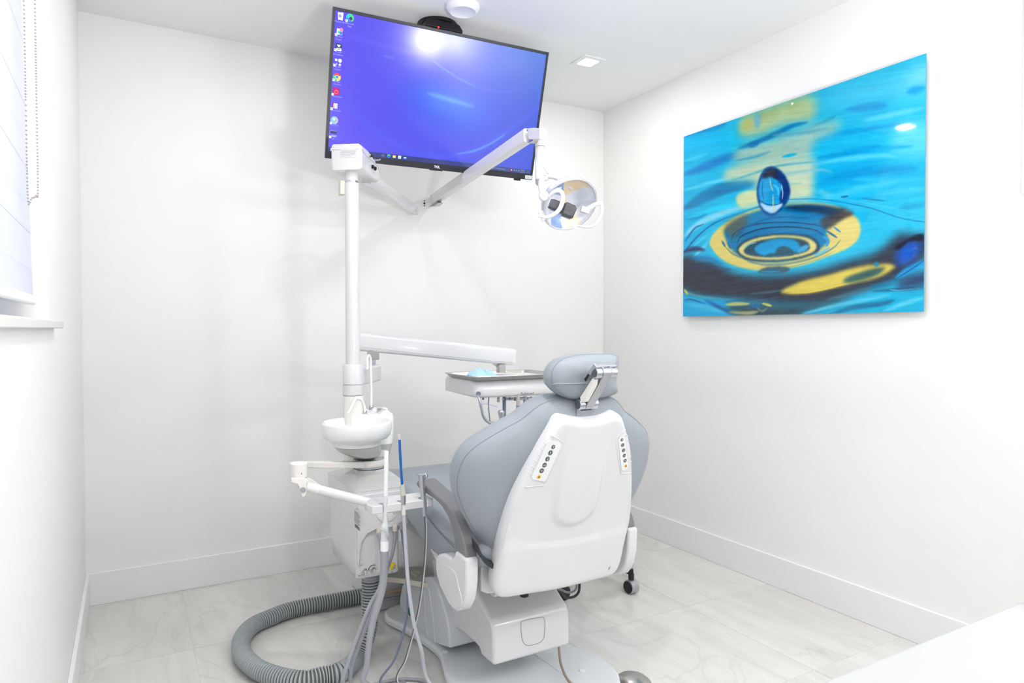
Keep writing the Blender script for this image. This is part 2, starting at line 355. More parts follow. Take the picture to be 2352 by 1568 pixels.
# ---------------------------------------------------------------- painting of flat prints (colour per vertex)
def proj_np(X):
    d = X-np.array(CAMP); z = d @ np.array(FWD)
    return np.stack([1176+FPX*(d @ np.array(RGT))/z, 784-FPX*(d @ np.array(UPV))/z], -1)
class Canvas:
    """a grid of vertices over a flat print; shapes are given in the coordinates of an outline tracing"""
    def __init__(s, o, du, dv, nu, nv, conv):
        s.nu, s.nv = nu, nv; u, v = np.meshgrid(np.linspace(0, 1, nu), np.linspace(0, 1, nv))
        s.X = np.array(o)[None, None]+u[..., None]*np.array(du)+v[..., None]*np.array(dv)
        p = proj_np(s.X.reshape(-1, 3)).reshape(nv, nu, 2); s.px, s.py = conv(p[..., 0], p[..., 1])
        s.u, s.v = u, v; s.img = np.zeros((nv, nu, 3))
    def blur(s, a, r):
        if r <= 0: return a
        g = np.hypot(*(np.array([s.px[s.nv//2, s.nu//2+1]-s.px[s.nv//2, s.nu//2], s.py[s.nv//2, s.nu//2+1]-s.py[s.nv//2, s.nu//2]])))
        k = max(1, int(round(r/g)))
        for _ in range(3):
            for ax in (0, 1):
                pad = [(0, 0), (0, 0)]; pad[ax] = (k+1, k); c = np.cumsum(np.pad(a, pad, mode='edge'), axis=ax)
                a = (np.take(c, range(2*k+1, c.shape[ax]), ax)-np.take(c, range(0, c.shape[ax]-2*k-1), ax))/(2*k+1)
        return a
    def mask(s, poly):
        ins = np.zeros(s.px.shape, bool); n = len(poly)
        for i in range(n):
            x0, y0 = poly[i]; x1, y1 = poly[(i+1) % n]
            if y0 == y1: continue
            c = ((y0 > s.py) != (y1 > s.py)) & (s.px < (x1-x0)*(s.py-y0)/(y1-y0)+x0); ins ^= c
        return ins.astype(float)
    def put(s, m, col, a=1):
        m = np.clip(m*a, 0, 1)[..., None]; s.img = s.img*(1-m)+np.array(col, float)*m
    def poly(s, pts, col, b=3, a=1, sm=True):
        if sm: pts = [(q.x, q.y) for q in smooth_closed([(x, y, 0) for x, y in pts], 5)]
        s.put(s.blur(s.mask(pts), b*(.62 if b < 12 else 1.15)), col, a)
    def line(s, pts, w, col, b=2, a=1, taper=True):
        pts = [(q.x, q.y) for q in spline([(x, y, 0) for x, y in pts], 6)]
        best = np.full(s.px.shape, 1e9); n = len(pts)-1
        for i in range(n):
            (x0, y0), (x1, y1) = pts[i], pts[i+1]; dx, dy = x1-x0, y1-y0
            t = np.clip(((s.px-x0)*dx+(s.py-y0)*dy)/(dx*dx+dy*dy+1e-9), 0, 1)
            tt = (i+t)/n; ww = w/2*(np.sqrt(np.maximum(4*tt*(1-tt), .02)) if taper else 1)
            best = np.minimum(best, np.hypot(s.px-x0-t*dx, s.py-y0-t*dy)-ww)
        s.put(np.clip(.5-best/max(b, .5), 0, 1), col, a)
    def noise(s, sx, sy, ang, amp, seed, tint=(1, 1, 1)):
        r = np.random.RandomState(seed); ca, sa = math.cos(ang), math.sin(ang)
        a = (s.px*ca+s.py*sa)/sx; b = (-s.px*sa+s.py*ca)/sy; a -= a.min(); b -= b.min()
        g = r.rand(int(b.max())+3, int(a.max())+3); i, j = b.astype(int), a.astype(int); fb, fa = b-i, a-j
        fa = fa*fa*(3-2*fa); fb = fb*fb*(3-2*fb)
        n = (g[i, j]*(1-fa)+g[i, j+1]*fa)*(1-fb)+(g[i+1, j]*(1-fa)+g[i+1, j+1]*fa)*fb-.5
        s.img = np.clip(s.img+n[..., None]*amp*np.array(tint), 0, 255)
    def build(s, name, m, parent):
        v = s.X.reshape(-1, 3); nu, nv = s.nu, s.nv
        idx = np.arange(nu*nv).reshape(nv, nu)
        f = np.stack([idx[:-1, :-1], idx[:-1, 1:], idx[1:, 1:], idx[1:, :-1]], -1).reshape(-1, 4)
        c = v.mean(0); me = bpy.data.meshes.new(name); me.from_pydata((v-c).tolist(), [], f.tolist()); me.materials.append(MATS[m])
        a = me.color_attributes.new('print', 'FLOAT_COLOR', 'POINT')
        x = s.img.reshape(-1, 3)/255; x = np.where(x <= .04045, x/12.92, ((x+.055)/1.055)**2.4)
        a.data.foreach_set('color', np.concatenate([x, np.ones((len(x), 1))], 1).ravel())
        o = bpy.data.objects.new(name, me); COL.objects.link(o); o.parent = parent; c = Vector(c); o.location = c-OFF[parent.name]; OFF[o.name] = c
        return o
# ---------------------------------------------------------------- television
tc_ = V(1.337, -.626, 2.106); yaw, tl, ro = -.015, .294, .010
tn = V(math.sin(yaw)*math.cos(tl), -math.cos(yaw)*math.cos(tl), -math.sin(tl)).normalized()
tr = V(math.cos(yaw), math.sin(yaw), 0); tu = tr.cross(-tn)
if tu.z < 0: tu = -tu
tr, tu = (tr*math.cos(ro)+tu*math.sin(ro)).normalized(), (-tr*math.sin(ro)+tu*math.cos(ro)).normalized()
TF = frame(tc_, tr, tu)                        # local z = front normal
tw, th = .961, .56
def tl_box(name, a, b, m, parent, bevel=0):
    v, f = boxg(a, b); return mk(name, [TF @ Vector(q) for q in v], f, m, parent, smooth=bool(bevel), bevel=bevel, seg=2)
def tloc(px, py):
    q = TF.inverted() @ PN(px, py, tc_, tn); return q.x, q.y
tv = thing('television', tc_, 'flat black-edged television on the ceiling with blue desktop screen', 'television')
tl_box('rear_housing', (-tw/2+.02, -th/2+.02, -.04), (tw/2-.02, th/2-.02, -.008), 'black', tv, .008)
tl_box('rear_housing', (-.3, -th/2+.05, -.07), (.3, th/2-.2, -.04), 'black', tv, .01)
sx0, sy0 = -tw/2+.0105, -th/2+.0265; sx1, sy1 = tw/2-.0105, th/2-.0115
for a, b in (((-tw/2, -th/2, -.012), (tw/2, sy0, .003)), ((-tw/2, sy1, -.012), (tw/2, th/2, .003)), ((-tw/2, sy0, -.012), (sx0, sy1, .003)), ((sx1, sy0, -.012), (tw/2, sy1, .003))):
    tl_box('bezel', a, b, 'bezel', tv, .001)
cv = Canvas(TF @ V(sx0, sy0, 0), tr*(sx1-sx0), tu*(sy1-sy0), 420, 240, lambda x, y: (x, y))
X, Y = cv.px, cv.py; t = np.clip((X-760)/480, 0, 1); q = np.clip((Y-60-t*90)/280, 0, 1)
A = np.array
c0 = A([92, 74, 240]); c1 = A([66, 68, 232]); c2 = A([44, 78, 214])
cv.img = np.where(t[..., None] < .55, c0+(c1-c0)*(t/.55)[..., None], c1+(c2-c1)*((t-.55)/.45)[..., None])
cv.poly([(1040, 90), (1255, 120), (1250, 200), (1120, 190), (1060, 160)], (40, 112, 224), 60, .8)
cv.poly([(1160, 130), (1255, 120), (1250, 190), (1200, 180)], (66, 118, 214), 30, .6)
cv.poly([(880, 190), (1000, 190), (1130, 225), (1150, 280), (1080, 310), (960, 280), (900, 240)], (60, 86, 244), 60, .7)
cv.poly([(930, 208), (990, 206), (1060, 228), (1120, 246), (1128, 268), (1085, 290), (1020, 272), (965, 240)], (16, 98, 246), 24, .95)
cv.poly([(960, 212), (1010, 212), (1070, 232), (1105, 248), (1080, 256), (1010, 246)], (64, 140, 248), 16, .9)
cv.line([(985, 215), (1030, 228), (1085, 244)], 9, (108, 176, 250), 10, .8)
cv.poly([(1010, 270), (1035, 268), (1040, 285), (1015, 285)], (0, 76, 236), 12, .7)
cv.line([(995, 140), (1020, 158), (1050, 178), (1090, 198)], 3.5, (92, 150, 252), 5, .8)
cv.line([(880, 128), (905, 134)], 4, (90, 140, 252), 6, .5)
cv.line([(1090, 198), (1140, 210), (1200, 208)], 3, (70, 104, 236), 6, .6)
cv.line([(780, 225), (850, 290), (930, 342), (1010, 360), (1080, 350), (1150, 312), (1240, 245)], 12, (72, 92, 250), 14, .55)
cv.line([(1050, 353), (1090, 346), (1130, 328), (1160, 308)], 3.5, (86, 170, 255), 4, .9)
cv.line([(800, 80), (900, 110), (1000, 130)], 6, (110, 100, 250), 14, .4)
vv = cv.v; bar = (vv < .036)
cv.img[bar] = (A([28, 38, 128])+(A([34, 62, 140])-A([28, 38, 128]))*t[..., None])[bar]
cv.build('screen', 'screen_picture', tv)
# what the screen shows: desktop symbols and captions, flat on the glass
def em(name, rgb, k=1.0):
    if name not in MATS: mat(name, rgb, .5, spec=.2, emit=rgb, es=k); MATS[name].node_tree.nodes['Principled BSDF'].inputs['Base Color'].default_value = (.01, .01, .01, 1)
    return name
for n_, c_ in (('px_white', (225, 228, 250)), ('px_grey', (150, 160, 190)), ('px_teal', (40, 200, 190)), ('px_green', (70, 205, 110)), ('px_blue', (60, 130, 230)), ('px_red', (225, 60, 60)), ('px_yellow', (246, 206, 70)), ('px_crimson', (190, 20, 90)), ('px_navy', (50, 60, 110)), ('px_pink', (240, 130, 160)), ('px_orange', (235, 170, 110)), ('px_text', (150, 146, 240)), ('px_tan', (230, 210, 150)), ('px_ltblue', (120, 190, 240))): em(n_, c_)
icons = bpy.data.objects.new('desktop_icons', None); 
def fl_poly(pts, m, dz=.0006, name='desktop_icon'):
    v = [TF @ V(x, y, dz) for x, y in pts]; return join(([*v], [tuple(range(len(v)))])), m
ICO = []
def add(pts, m, z=0): ICO.append(([TF @ V(x, y, .0006+z*.0002) for x, y in pts], MATS[m]))
def flush(name):
    global ICO
    v, f, ms, mi = [], [], [], []
    for p, m in ICO:
        n = len(v); v += p; f.append(tuple(range(n, n+len(p))))
        if m not in ms: ms.append(m)
        mi.append(ms.index(m))
    o = mk(name, v, f, ms, tv, smooth=False, mi=mi); ICO = []; return o
def rect(x, y, w, h): return [(x-w/2, y-h/2), (x+w/2, y-h/2), (x+w/2, y+h/2), (x-w/2, y+h/2)]
def disc(x, y, r, a0=0, a1=360, r0=0, n=20):
    o = [(x+r*math.cos(math.radians(a0+(a1-a0)*k/n)), y+r*math.sin(math.radians(a0+(a1-a0)*k/n))) for k in range(n+(a1-a0 < 360))]
    if r0: o += [(x+r0*math.cos(math.radians(a1-(a1-a0)*k/n)), y+r0*math.sin(math.radians(a1-(a1-a0)*k/n))) for k in range(n+1)]
    elif a1-a0 < 360: o.append((x, y))
    return o
def arrow(x, y): add(rect(x-.013, y-.012, .009, .009), 'px_white', 3); add([(x-.015, y-.014), (x-.011, y-.0095), (x-.0145, y-.0095)], 'px_blue', 4)
def cap(px, py, *ls):
    x, y = tloc(px, py)
    for i, l in enumerate(ls): text('icon_caption', l, .0085, 'px_text', tv, TF, x, y-.010*i, 'CENTER', 0, .0001)
x, y = tloc(782, 37); add([(x-.011, y+.012), (x+.011, y+.014), (x+.009, y-.014), (x-.008, y-.014)], 'px_white'); add(disc(x-.002, y, .006, 0, 360), 'px_grey', 1); flush('desktop_icon'); cap(781, 52, 'Recycle Bin')
x, y = tloc(804, 41); add(disc(x, y, .015, -60, 90), 'px_green'); add(disc(x, y, .015, 90, 190), 'px_teal'); add(disc(x, y, .015, 190, 300), 'px_blue', 0); add(disc(x+.003, y-.002, .006), 'px_navy', 1); arrow(x, y); flush('desktop_icon'); cap(803, 56, 'Microsoft', 'Edge')
x, y = tloc(780, 73); add(rect(x, y, .022, .022), 'px_white'); add(rect(x+.005, y-.004, .011, .012), 'px_blue', 1); add(disc(x+.006, y+.008, .007), 'px_pink', 2); add(disc(x-.003, y-.002, .005), 'px_teal', 2); arrow(x, y); flush('desktop_icon'); cap(779, 86, 'Brother', 'Creati...')
x, y = tloc(778, 108); add(rect(x, y+.003, .027, .02), 'px_navy'); add([(x-.008, y+.008), (x+.008, y+.008), (x, y-.002)], 'px_white', 1); add(rect(x+.001, y-.009, .019, .01), 'px_white', 2); add(rect(x+.001, y-.008, .012, .003), 'px_teal', 3); arrow(x, y); flush('desktop_icon'); cap(777, 121, 'Brother', 'iPrint&Scan')
x, y = tloc(776, 143); add(rect(x-.007, y+.008, .009, .008), 'px_white'); add(disc(x+.008, y+.007, .007), 'px_white'); add(rect(x-.004, y-.007, .002, .01), 'px_white'); add([(x+.008+(.007 if k % 2 == 0 else .003)*math.sin(k*math.pi/5), y-.008+(.007 if k % 2 == 0 else .003)*math.cos(k*math.pi/5)) for k in range(10)], 'px_white'); arrow(x, y); flush('desktop_icon'); cap(775, 155, 'Brother', 'Utilities')
x, y = tloc(774, 177); add(disc(x, y, .015, 30, 150), 'px_red'); add(disc(x, y, .015, 150, 270), 'px_green'); add(disc(x, y, .015, 270, 390), 'px_yellow'); add(disc(x, y, .0075), 'px_white', 1); add(disc(x, y, .0055), 'px_blue', 2); arrow(x, y); flush('desktop_icon'); cap(774, 189, 'Google', 'Chrome')
x, y = tloc(772, 210); add(rect(x, y, .026, .026), 'px_crimson'); add(disc(x+.001, y-.002, .008, 0, 359, .0062), 'px_pink', 1); add(rect(x+.001, y, .0015, .014), 'px_pink', 2); arrow(x, y); flush('desktop_icon'); cap(771, 223, 'ezTeamviewer')
x, y = tloc(769.5, 243); add(rect(x, y, .019, .019), 'px_white'); add(rect(x-.008, y, .004, .019), 'px_crimson', 1)
for i_ in range(2):
    for j_ in range(2): add(rect(x-.001+i_*.007, y-.004+j_*.007, .004, .004), 'px_grey', 1)
arrow(x, y); flush('desktop_icon'); cap(769, 255, 'Open Dental')
x, y = tloc(768, 276); add(disc(x, y, .015), 'px_ltblue'); add(disc(x, y, .013, -70, 70, .009), 'px_orange', 1); add(disc(x-.002, y+.004, .005), 'px_white', 1); arrow(x, y); flush('desktop_icon'); cap(767, 288, 'SIDEXIS 4')
x, y = tloc(766, 308); add(rect(x, y+.007, .024, .01), 'px_navy'); add(rect(x, y+.013, .024, .002), 'px_grey', 1); add(rect(x+.001, y-.007, .022, .007), 'px_grey'); arrow(x, y); flush('desktop_icon'); cap(765, 320, 'xdr')
# taskbar marks
yb = sy0+.0095
x, y = tloc(760, 347)
for i_ in (0, 1):
    for j_ in (0, 1): add(rect(sx0+.012+i_*.006, yb-.003+j_*.006, .005, .005), 'px_white')
flush('taskbar_icon')
for px_, kind in ((879, 'r'), (892.5, 'e'), (905, 'f'), (917.5, 's'), (930, 'm')):
    x, _ = tloc(px_, 364); y = yb
    if kind == 'r': add(rect(x, y, .010, .006), 'px_grey'); add(rect(x, y, .008, .004), 'px_navy', 1)
    elif kind == 'e': add(disc(x, y, .007, 0, 160), 'px_green'); add(disc(x, y, .007, 160, 360), 'px_blue'); add(disc(x+.001, y-.001, .0025), 'px_navy', 1)
    elif kind == 'f': add(rect(x, y, .013, .01), 'px_yellow'); add(rect(x, y-.002, .013, .005), 'px_tan', 1)
    elif kind == 's': add(rect(x, y, .013, .012), 'px_white'); add(rect(x, y-.001, .006, .005), 'px_ltblue', 1)
    else: add(rect(x, y-.001, .014, .009), 'px_blue'); add([(x-.007, y+.003), (x+.007, y+.003), (x, y-.002)], 'px_white', 1)
    flush('taskbar_icon')
x, _ = tloc(1131, 392); text('taskbar_text', '66°F  Mostly sunny', .0085, 'px_grey', tv, TF, x, yb-.003, 'LEFT', 0)
x, _ = tloc(1174, 395); add(disc(x, yb, .0045), 'px_red'); add(rect(x, yb, .003, .004), 'px_white', 1); flush('taskbar_icon')
for k_ in range(3): x, _ = tloc(1181+k_*5, 395); add(rect(x, yb, .004, .005), 'px_grey'); flush('taskbar_icon')
x, _ = tloc(1200, 396); text('taskbar_text', '12:29 PM', .0065, 'px_grey', tv, TF, x, yb+.0015, 'CENTER', 0); text('taskbar_text', '9/21/2021', .0065, 'px_grey', tv, TF, x, yb-.0065, 'CENTER', 0)
x, _ = tloc(1212, 398); add(rect(x, yb, .006, .005), 'px_grey'); add(rect(x, yb, .0045, .0035), 'px_navy', 1); flush('taskbar_icon')
o = text('logo', 'TCL', .0135, 'px_white', tv, TF, tloc(1003, 384.5)[0], -th/2+.0085, 'CENTER', .0003, .0006, 1.1)
o.location += (TF.to_3x3() @ V(0, 0, .003)); MATS['px_white']
x, _ = tloc(1213, 407); tl_box('sticker', (x-.018, -th/2+.003, .003), (x+.018, -th/2+.02, .0036), 'sticker_white', tv); o = text('sticker_text', 'OP 1', .008, 'label_ink', tv, TF, x, -th/2+.008, 'CENTER', 0); o.location += tn*.0036
x, _ = tloc(1190, 412); tl_box('sensor', (x-.018, -th/2-.009, -.012), (x+.014, -th/2, 0), 'black', tv, .002)
tl_box('badge_tab', (-.03, -th/2-.004, -.01), (.03, -th/2, -.002), 'dark_grey', tv, .001)
# ceiling bracket
bk = thing('screen_bracket', (1.34, -.55, H), 'black bracket behind the television top with a small red light', 'bracket')
hx = 1.325
lathe('ceiling_plate', [(0, 0), (.085, 0), (.085, .012), (.05, .028), (0, .03)][::-1], (hx, -.6, H), 'black', bk, ax=(0, 0, -1))
v = []
prof = [(-.085, .0), (-.075, .018), (-.03, .03), (.03, .032), (.07, .02), (.085, 0), (.085, -.012), (-.085, -.012)]
prism('knuckle_cover', [(hx+a*1.0, -.675, 2.405+b) for a, b in prof], (0, .07, 0), 'black', bk, bevel=.005)
box('tilt_arm', (hx-.02, -.62, 2.15), (hx+.02, -.585, 2.42), 'black', bk, bevel=.004)
c_ = TF @ V(-.012, .06, -.06); box('screen_plate', (c_.x-.1, c_.y-.01, c_.z-.1), (c_.x+.1, c_.y+.02, c_.z+.1), 'black', bk, bevel=.004)
e_ = P(1007, 63, 1, -.676); lathe('indicator_light', [(0, 0), (.004, 0), (.004, .003), (0, .003)], e_+V(0, .001, 0), 'red_led', bk, ax=(0, -1, 0), ns=12)
# round ceiling fitting and square downlight
sp = P(1063, 20, 2, H-.012)
lathe('ceiling_speaker', [(0, 0), (.068, 0), (.069, .006), (.062, .020), (.052, .027), (.044, .022), (.03, .019), (0, .018)], (sp.x, sp.y, H), 'ceiling_paint', ax=(0, 0, -1), ns=48)
tagit(bpy.data.objects['ceiling_speaker'], 'round white dished fitting on the ceiling above the television', 'ceiling speaker')
def downlight(x, y, label):
    d = thing('downlight', (x, y, H), label, 'downlight', 'downlights behind the camera' if y < -1 else None)
    o_ = rrect(.125, .125, .006); i_ = rrect(.082, .082, .012); n = len(o_)
    rings = [[(x+a, y+b, H) for a, b in o_], [(x+a, y+b, H-.006) for a, b in o_], [(x+a, y+b, H-.007) for a, b in i_], [(x+a*.98, y+b*.98, H-.002) for a, b in i_]]
    v, f = loftg(rings, cap=False); mk('trim_ring', v, f, 'trim_paint', d, bevel=0)
    box('lens', (x-.0415, y-.0415, H-.0045), (x+.0415, y+.0415, H-.0015), 'lamp_emit', d)
downlight(2.118, -.592, 'small square lit downlight in the ceiling near the back corner')
downlight(.751, -.731, 'square lit downlight above the frame, mirrored in the picture glass')
# ---------------------------------------------------------------- wall picture
px0, px1, pz0, pz1 = -1.912, -.709, 1.2055, 2.1175; pxx = W-.03
pic = thing('wall_picture', (W-.015, (px0+px1)/2, (pz0+pz1)/2), 'large glossy print of a water drop above yellow and blue ripples', 'picture')
mat('acrylic_edge', (70, 150, 175), .2); box('acrylic_panel', (pxx+.0004, px0, pz0), (pxx+.004, px1, pz1), 'acrylic_edge', pic)
mt_ = P(1820, 238, 0, pxx); lathe('white_dot', [(.005, 0), (.005, .0008), (0, .001)], (pxx, mt_.y, mt_.z), 'white_tip', pic, ax=(-1, 0, 0), ns=12)  # small white disc laid on the print
box('hanging_frame', (pxx+.004, px0+.15, pz0+.15), (W-.0006, px1-.15, pz1-.15), 'trim_paint', pic)
cv = Canvas(V(pxx, px1, pz0), V(0, px0-px1, 0), V(0, 0, pz1-pz0), 460, 370, lambda x, y: ((x-1540)*2.376, (y-100)*2.376))
X, Y = cv.px, cv.py; cv.img[:] = (8, 172, 218)
s_ = np.clip((X-700)/600, 0, 1)[..., None]; cv.img = cv.img*(1-s_*.5)+A([50, 186, 220])*s_*.5
# pale water at the right
for p, c, b, a in [([(820, 310), (960, 260), (1150, 200), (1300, 150), (1390, 110), (1390, 230), (1250, 260), (1050, 320), (900, 350)], (110, 200, 226), 40, .8),
                   ([(760, 280), (960, 210), (1390, 60), (1390, 110), (1100, 200), (880, 260), (800, 300)], (0, 160, 200), 24, .9),
                   ([(1280, 170), (1390, 120), (1390, 220), (1300, 230)], (120, 205, 230), 24, .8),
                   ([(1200, 560), (1240, 470), (1390, 430), (1390, 640), (1230, 640)], (96, 205, 232), 16, .8),
                   ([(900, 330), (1050, 330), (1180, 310), (1180, 360), (1050, 380), (920, 370)], (0, 150, 206), 30, .8),
                   ([(780, 720), (980, 650), (1390, 640), (1390, 720), (1100, 760), (900, 790), (760, 770)], (0, 158, 212), 30, .9)]: cv.poly(p, c, b, a)
for p, w, c, b, a in [([(960, 360), (1080, 345), (1180, 335)], 34, (0, 136, 200), 26, .9), ([(1290, 265), (1390, 240)], 40, (0, 150, 214), 26, .9),
                      ([(740, 470), (830, 430), (900, 400)], 22, (0, 130, 178), 12, .9), ([(770, 540), (880, 500), (1050, 470), (1250, 440)], 30, (0, 146, 206), 20, .8),
                      ([(800, 625), (950, 600), (1100, 570), (1150, 560)], 32, (0, 144, 204), 22, .9), ([(960, 590), (1100, 575), (1320, 560)], 22, (0, 160, 212), 14, .8),
                      ([(1060, 420), (1200, 390), (1380, 350)], 26, (100, 204, 232), 22, .8), ([(800, 660), (950, 630), (1150, 610), (1240, 620)], 24, (88, 202, 230), 18, .8),
                      ([(800, 810), (900, 830), (1000, 800), (1240, 750)], 40, (80, 200, 228), 26, .6), ([(820, 760), (960, 720), (1150, 690), (1350, 680)], 50, (0, 140, 200), 34, .7),
                      ([(1000, 740), (1200, 745), (1390, 735)], 30, (60, 196, 226), 20, .5), ([(1150, 820), (1280, 800), (1390, 790)], 26, (74, 196, 226), 22, .6), ([(1250, 900), (1390, 880)], 30, (0, 130, 180), 26, .6)]: cv.line(p, w, c, b, a)
# upper left blues
for p, w, c, b, a in [([(80, 505), (200, 470), (300, 440)], 30, (0, 110, 180), 26, .8), ([(80, 560), (300, 500)], 120, (0, 176, 232), 60, .6), ([(320, 460), (340, 560), (330, 620)], 60, (0, 186, 224), 40, .8),
                      ([(75, 715), (200, 668), (330, 615), (400, 600)], 46, (0, 118, 194), 26, .9), ([(75, 640), (200, 600)], 18, (70, 204, 238), 14, .6), ([(75, 800), (250, 750), (330, 730)], 20, (92, 208, 236), 16, .8),
                      ([(75, 900), (200, 830), (330, 780), (470, 760)], 66, (0, 118, 172), 22, .95), ([(80, 960), (260, 900), (420, 860)], 34, (20, 196, 234), 18, .9), ([(75, 1050), (160, 980), (300, 920), (420, 890)], 34, (146, 214, 236), 18, .8),
                      ([(75, 960), (150, 950), (200, 930)], 12, (0, 110, 180), 10, .7)]: cv.line(p, w, c, b, a)
# yellow reflection coming down
for p, c, b, a in [([(370, 440), (400, 405), (470, 385), (610, 335), (770, 285), (800, 330), (790, 400), (740, 430), (600, 450), (520, 490), (400, 510)], (170, 190, 140), 16, .95),
                   ([(345, 600), (400, 560), (560, 520), (760, 450), (930, 420), (900, 480), (790, 530), (770, 600), (740, 640), (560, 660), (350, 640)], (150, 186, 168), 18, .95),
                   ([(300, 690), (420, 650), (600, 630), (760, 620), (790, 660), (780, 740), (760, 800), (770, 860), (640, 885), (470, 870), (350, 880), (400, 830), (470, 790), (440, 750), (300, 745)], (188, 204, 172), 14, .95),
                   ([(380, 440), (430, 400), (455, 410), (440, 450), (400, 480)], (178, 176, 84), 16, .9), ([(480, 380), (610, 335), (740, 295), (730, 330), (600, 370), (490, 420)], (160, 172, 106), 14, .9),
                   ([(455, 400), (490, 388), (490, 440), (465, 460)], (90, 166, 196), 8, .8), ([(360, 830), (460, 800), (480, 890), (390, 900)], (205, 212, 160), 10, .9), ([(650, 760), (760, 740), (770, 850), (660, 860)], (196, 208, 166), 14, .8)]: cv.poly(p, c, b, a)
for p, w, c, b, a in [([(370, 572), (450, 545), (560, 500), (660, 450), (745, 430)], 26, (0, 112, 170), 16, .95), ([(430, 560), (480, 540)], 30, (0, 100, 165), 14, .8), ([(560, 500), (700, 490), (860, 460)], 22, (80, 160, 176), 18, .8),
                      ([(350, 640), (450, 620), (545, 590)], 16, (64, 150, 180), 12, .9), ([(610, 618), (690, 602)], 16, (0, 164, 204), 8, .95), ([(340, 745), (480, 700), (600, 665), (860, 640)], 14, (70, 164, 184), 10, .8),
                      ([(480, 790), (600, 720), (800, 690), (880, 700)], 16, (120, 182, 190), 14, .7), ([(440, 800), (560, 780), (720, 760)], 20, (120, 180, 180), 12, .6), ([(740, 880), (860, 850), (820, 800)], 30, (120, 200, 214), 26, .5)]: cv.line(p, w, c, b, a)
# surface rings
cv.line([(640, 850), (800, 848), (950, 868), (1100, 900), (1250, 950), (1390, 975)], 5, (0, 96, 160), 4, .9, False)
cv.line([(700, 838), (950, 850), (1150, 885), (1390, 930)], 8, (70, 192, 226), 8, .6); cv.line([(930, 838), (970, 832)], 10, (0, 80, 130), 6, .8); cv.line([(1050, 845), (1170, 858)], 5, (0, 70, 120), 5, .8)
cv.line([(75, 1140), (140, 1060), (240, 980), (380, 925), (500, 885)], 8, (0, 84, 164), 6, .9, False); cv.line([(80, 1080), (130, 1010), (180, 985)], 9, (0, 70, 150), 8, .8)
cv.line([(100, 1130), (180, 1060), (300, 980)], 14, (70, 204, 240), 10, .7); cv.line([(130, 1160), (200, 1090), (240, 1030)], 18, (120, 214, 240), 10, .8)
ringp = [(213, 1085), (240, 1030), (320, 965), (430, 915), (560, 882), (760, 868), (900, 885), (990, 930), (1032, 990), (1025, 1060), (960, 1120), (850, 1165), (740, 1205), (600, 1232), (460, 1236), (330, 1205), (260, 1160), (225, 1115)]
cv.poly([(190, 1090), (230, 1010), (420, 905), (760, 855), (960, 890), (1060, 980), (1060, 1080), (960, 1150), (760, 1225), (560, 1262), (380, 1250), (240, 1190)], (30, 182, 222), 14, .9)
cv.poly(ringp, (214, 200, 112), 6, 1)
cv.poly([(300, 1010), (400, 940), (540, 895), (700, 880), (860, 890), (900, 930), (870, 980), (850, 1030), (860, 1080), (780, 1140), (640, 1185), (500, 1190), (390, 1165), (330, 1120), (300, 1060)], (0, 118, 172), 8, 1)
cv.poly([(290, 1010), (330, 965), (400, 935), (430, 960), (400, 1010), (360, 1060), (310, 1040)], (92, 88, 72), 12, .8)
cv.poly([(640, 885), (780, 880), (930, 895), (960, 905), (900, 945), (800, 925), (640, 905)], (14, 48, 82), 10, .95)
cv.poly([(820, 960), (900, 925), (960, 905), (1000, 930), (940, 975), (900, 1000), (840, 1010)], (56, 54, 60), 8, .9)
cv.poly([(880, 1010), (960, 950), (1015, 955), (1032, 1010), (1010, 1080), (930, 1115), (880, 1080)], (214, 200, 118), 8, 1)
for p, w, c in [([(330, 1075), (360, 1025), (470, 985), (640, 975), (800, 990), (850, 1010)], 7, (14, 64, 104)), ([(360, 1100), (390, 1050), (500, 1010), (640, 1000), (780, 1015), (840, 1050)], 8, (10, 54, 92)),
                ([(350, 1060), (420, 1000), (560, 950), (760, 950)], 10, (0, 96, 150)), ([(300, 1110), (345, 1150), (420, 1180)], 10, (120, 140, 110)), ([(280, 1075), (300, 1110)], 12, (40, 110, 140)), ([(310, 1085), (330, 1120)], 10, (30, 100, 140)),
                ([(850, 1020), (880, 1040), (910, 1060)], 12, (20, 90, 150)), ([(890, 1000), (930, 1030)], 10, (0, 130, 200)), ([(830, 1050), (860, 1075), (850, 1110)], 18, (40, 150, 214)),
                ([(340, 1130), (450, 1195), (600, 1205), (760, 1175), (880, 1120), (930, 1070)], 12, (112, 142, 132)), ([(420, 1195), (600, 1222), (780, 1185), (900, 1130)], 6, (150, 164, 128)),
                ([(760, 1120), (800, 1150), (870, 1110)], 16, (90, 190, 214))]: cv.line(p, w, c, 4, .9)
ip = [(372, 1130), (410, 1085), (500, 1055), (620, 1045), (740, 1058), (795, 1095), (780, 1135), (690, 1165), (560, 1180), (430, 1170)]
cv.poly([(360, 1130), (400, 1075), (500, 1045), (620, 1036), (760, 1048), (812, 1095), (800, 1140), (700, 1175), (560, 1190), (420, 1180)], (28, 60, 84), 4, .9)
cv.poly(ip, (216, 204, 124), 4, 1); cv.poly([(400, 1130), (440, 1090), (530, 1065), (630, 1058), (730, 1072), (760, 1105), (740, 1135), (640, 1158), (520, 1165), (430, 1155)], (26, 66, 92), 5, .95)
cv.poly([(460, 1130), (480, 1095), (560, 1068), (650, 1066), (700, 1090), (700, 1130), (640, 1150), (530, 1162)], (0, 146, 204), 5, 1)
cv.poly([(520, 1160), (540, 1145), (570, 1142), (585, 1115), (625, 1105), (665, 1125), (672, 1150), (620, 1158)], (36, 78, 96), 3, .95)
cv.poly([(690, 1130), (720, 1105), (755, 1100), (740, 1128), (700, 1142)], (60, 170, 226), 4, .9); cv.line([(395, 1120), (430, 1095), (470, 1085)], 8, (100, 200, 214), 4, .8)
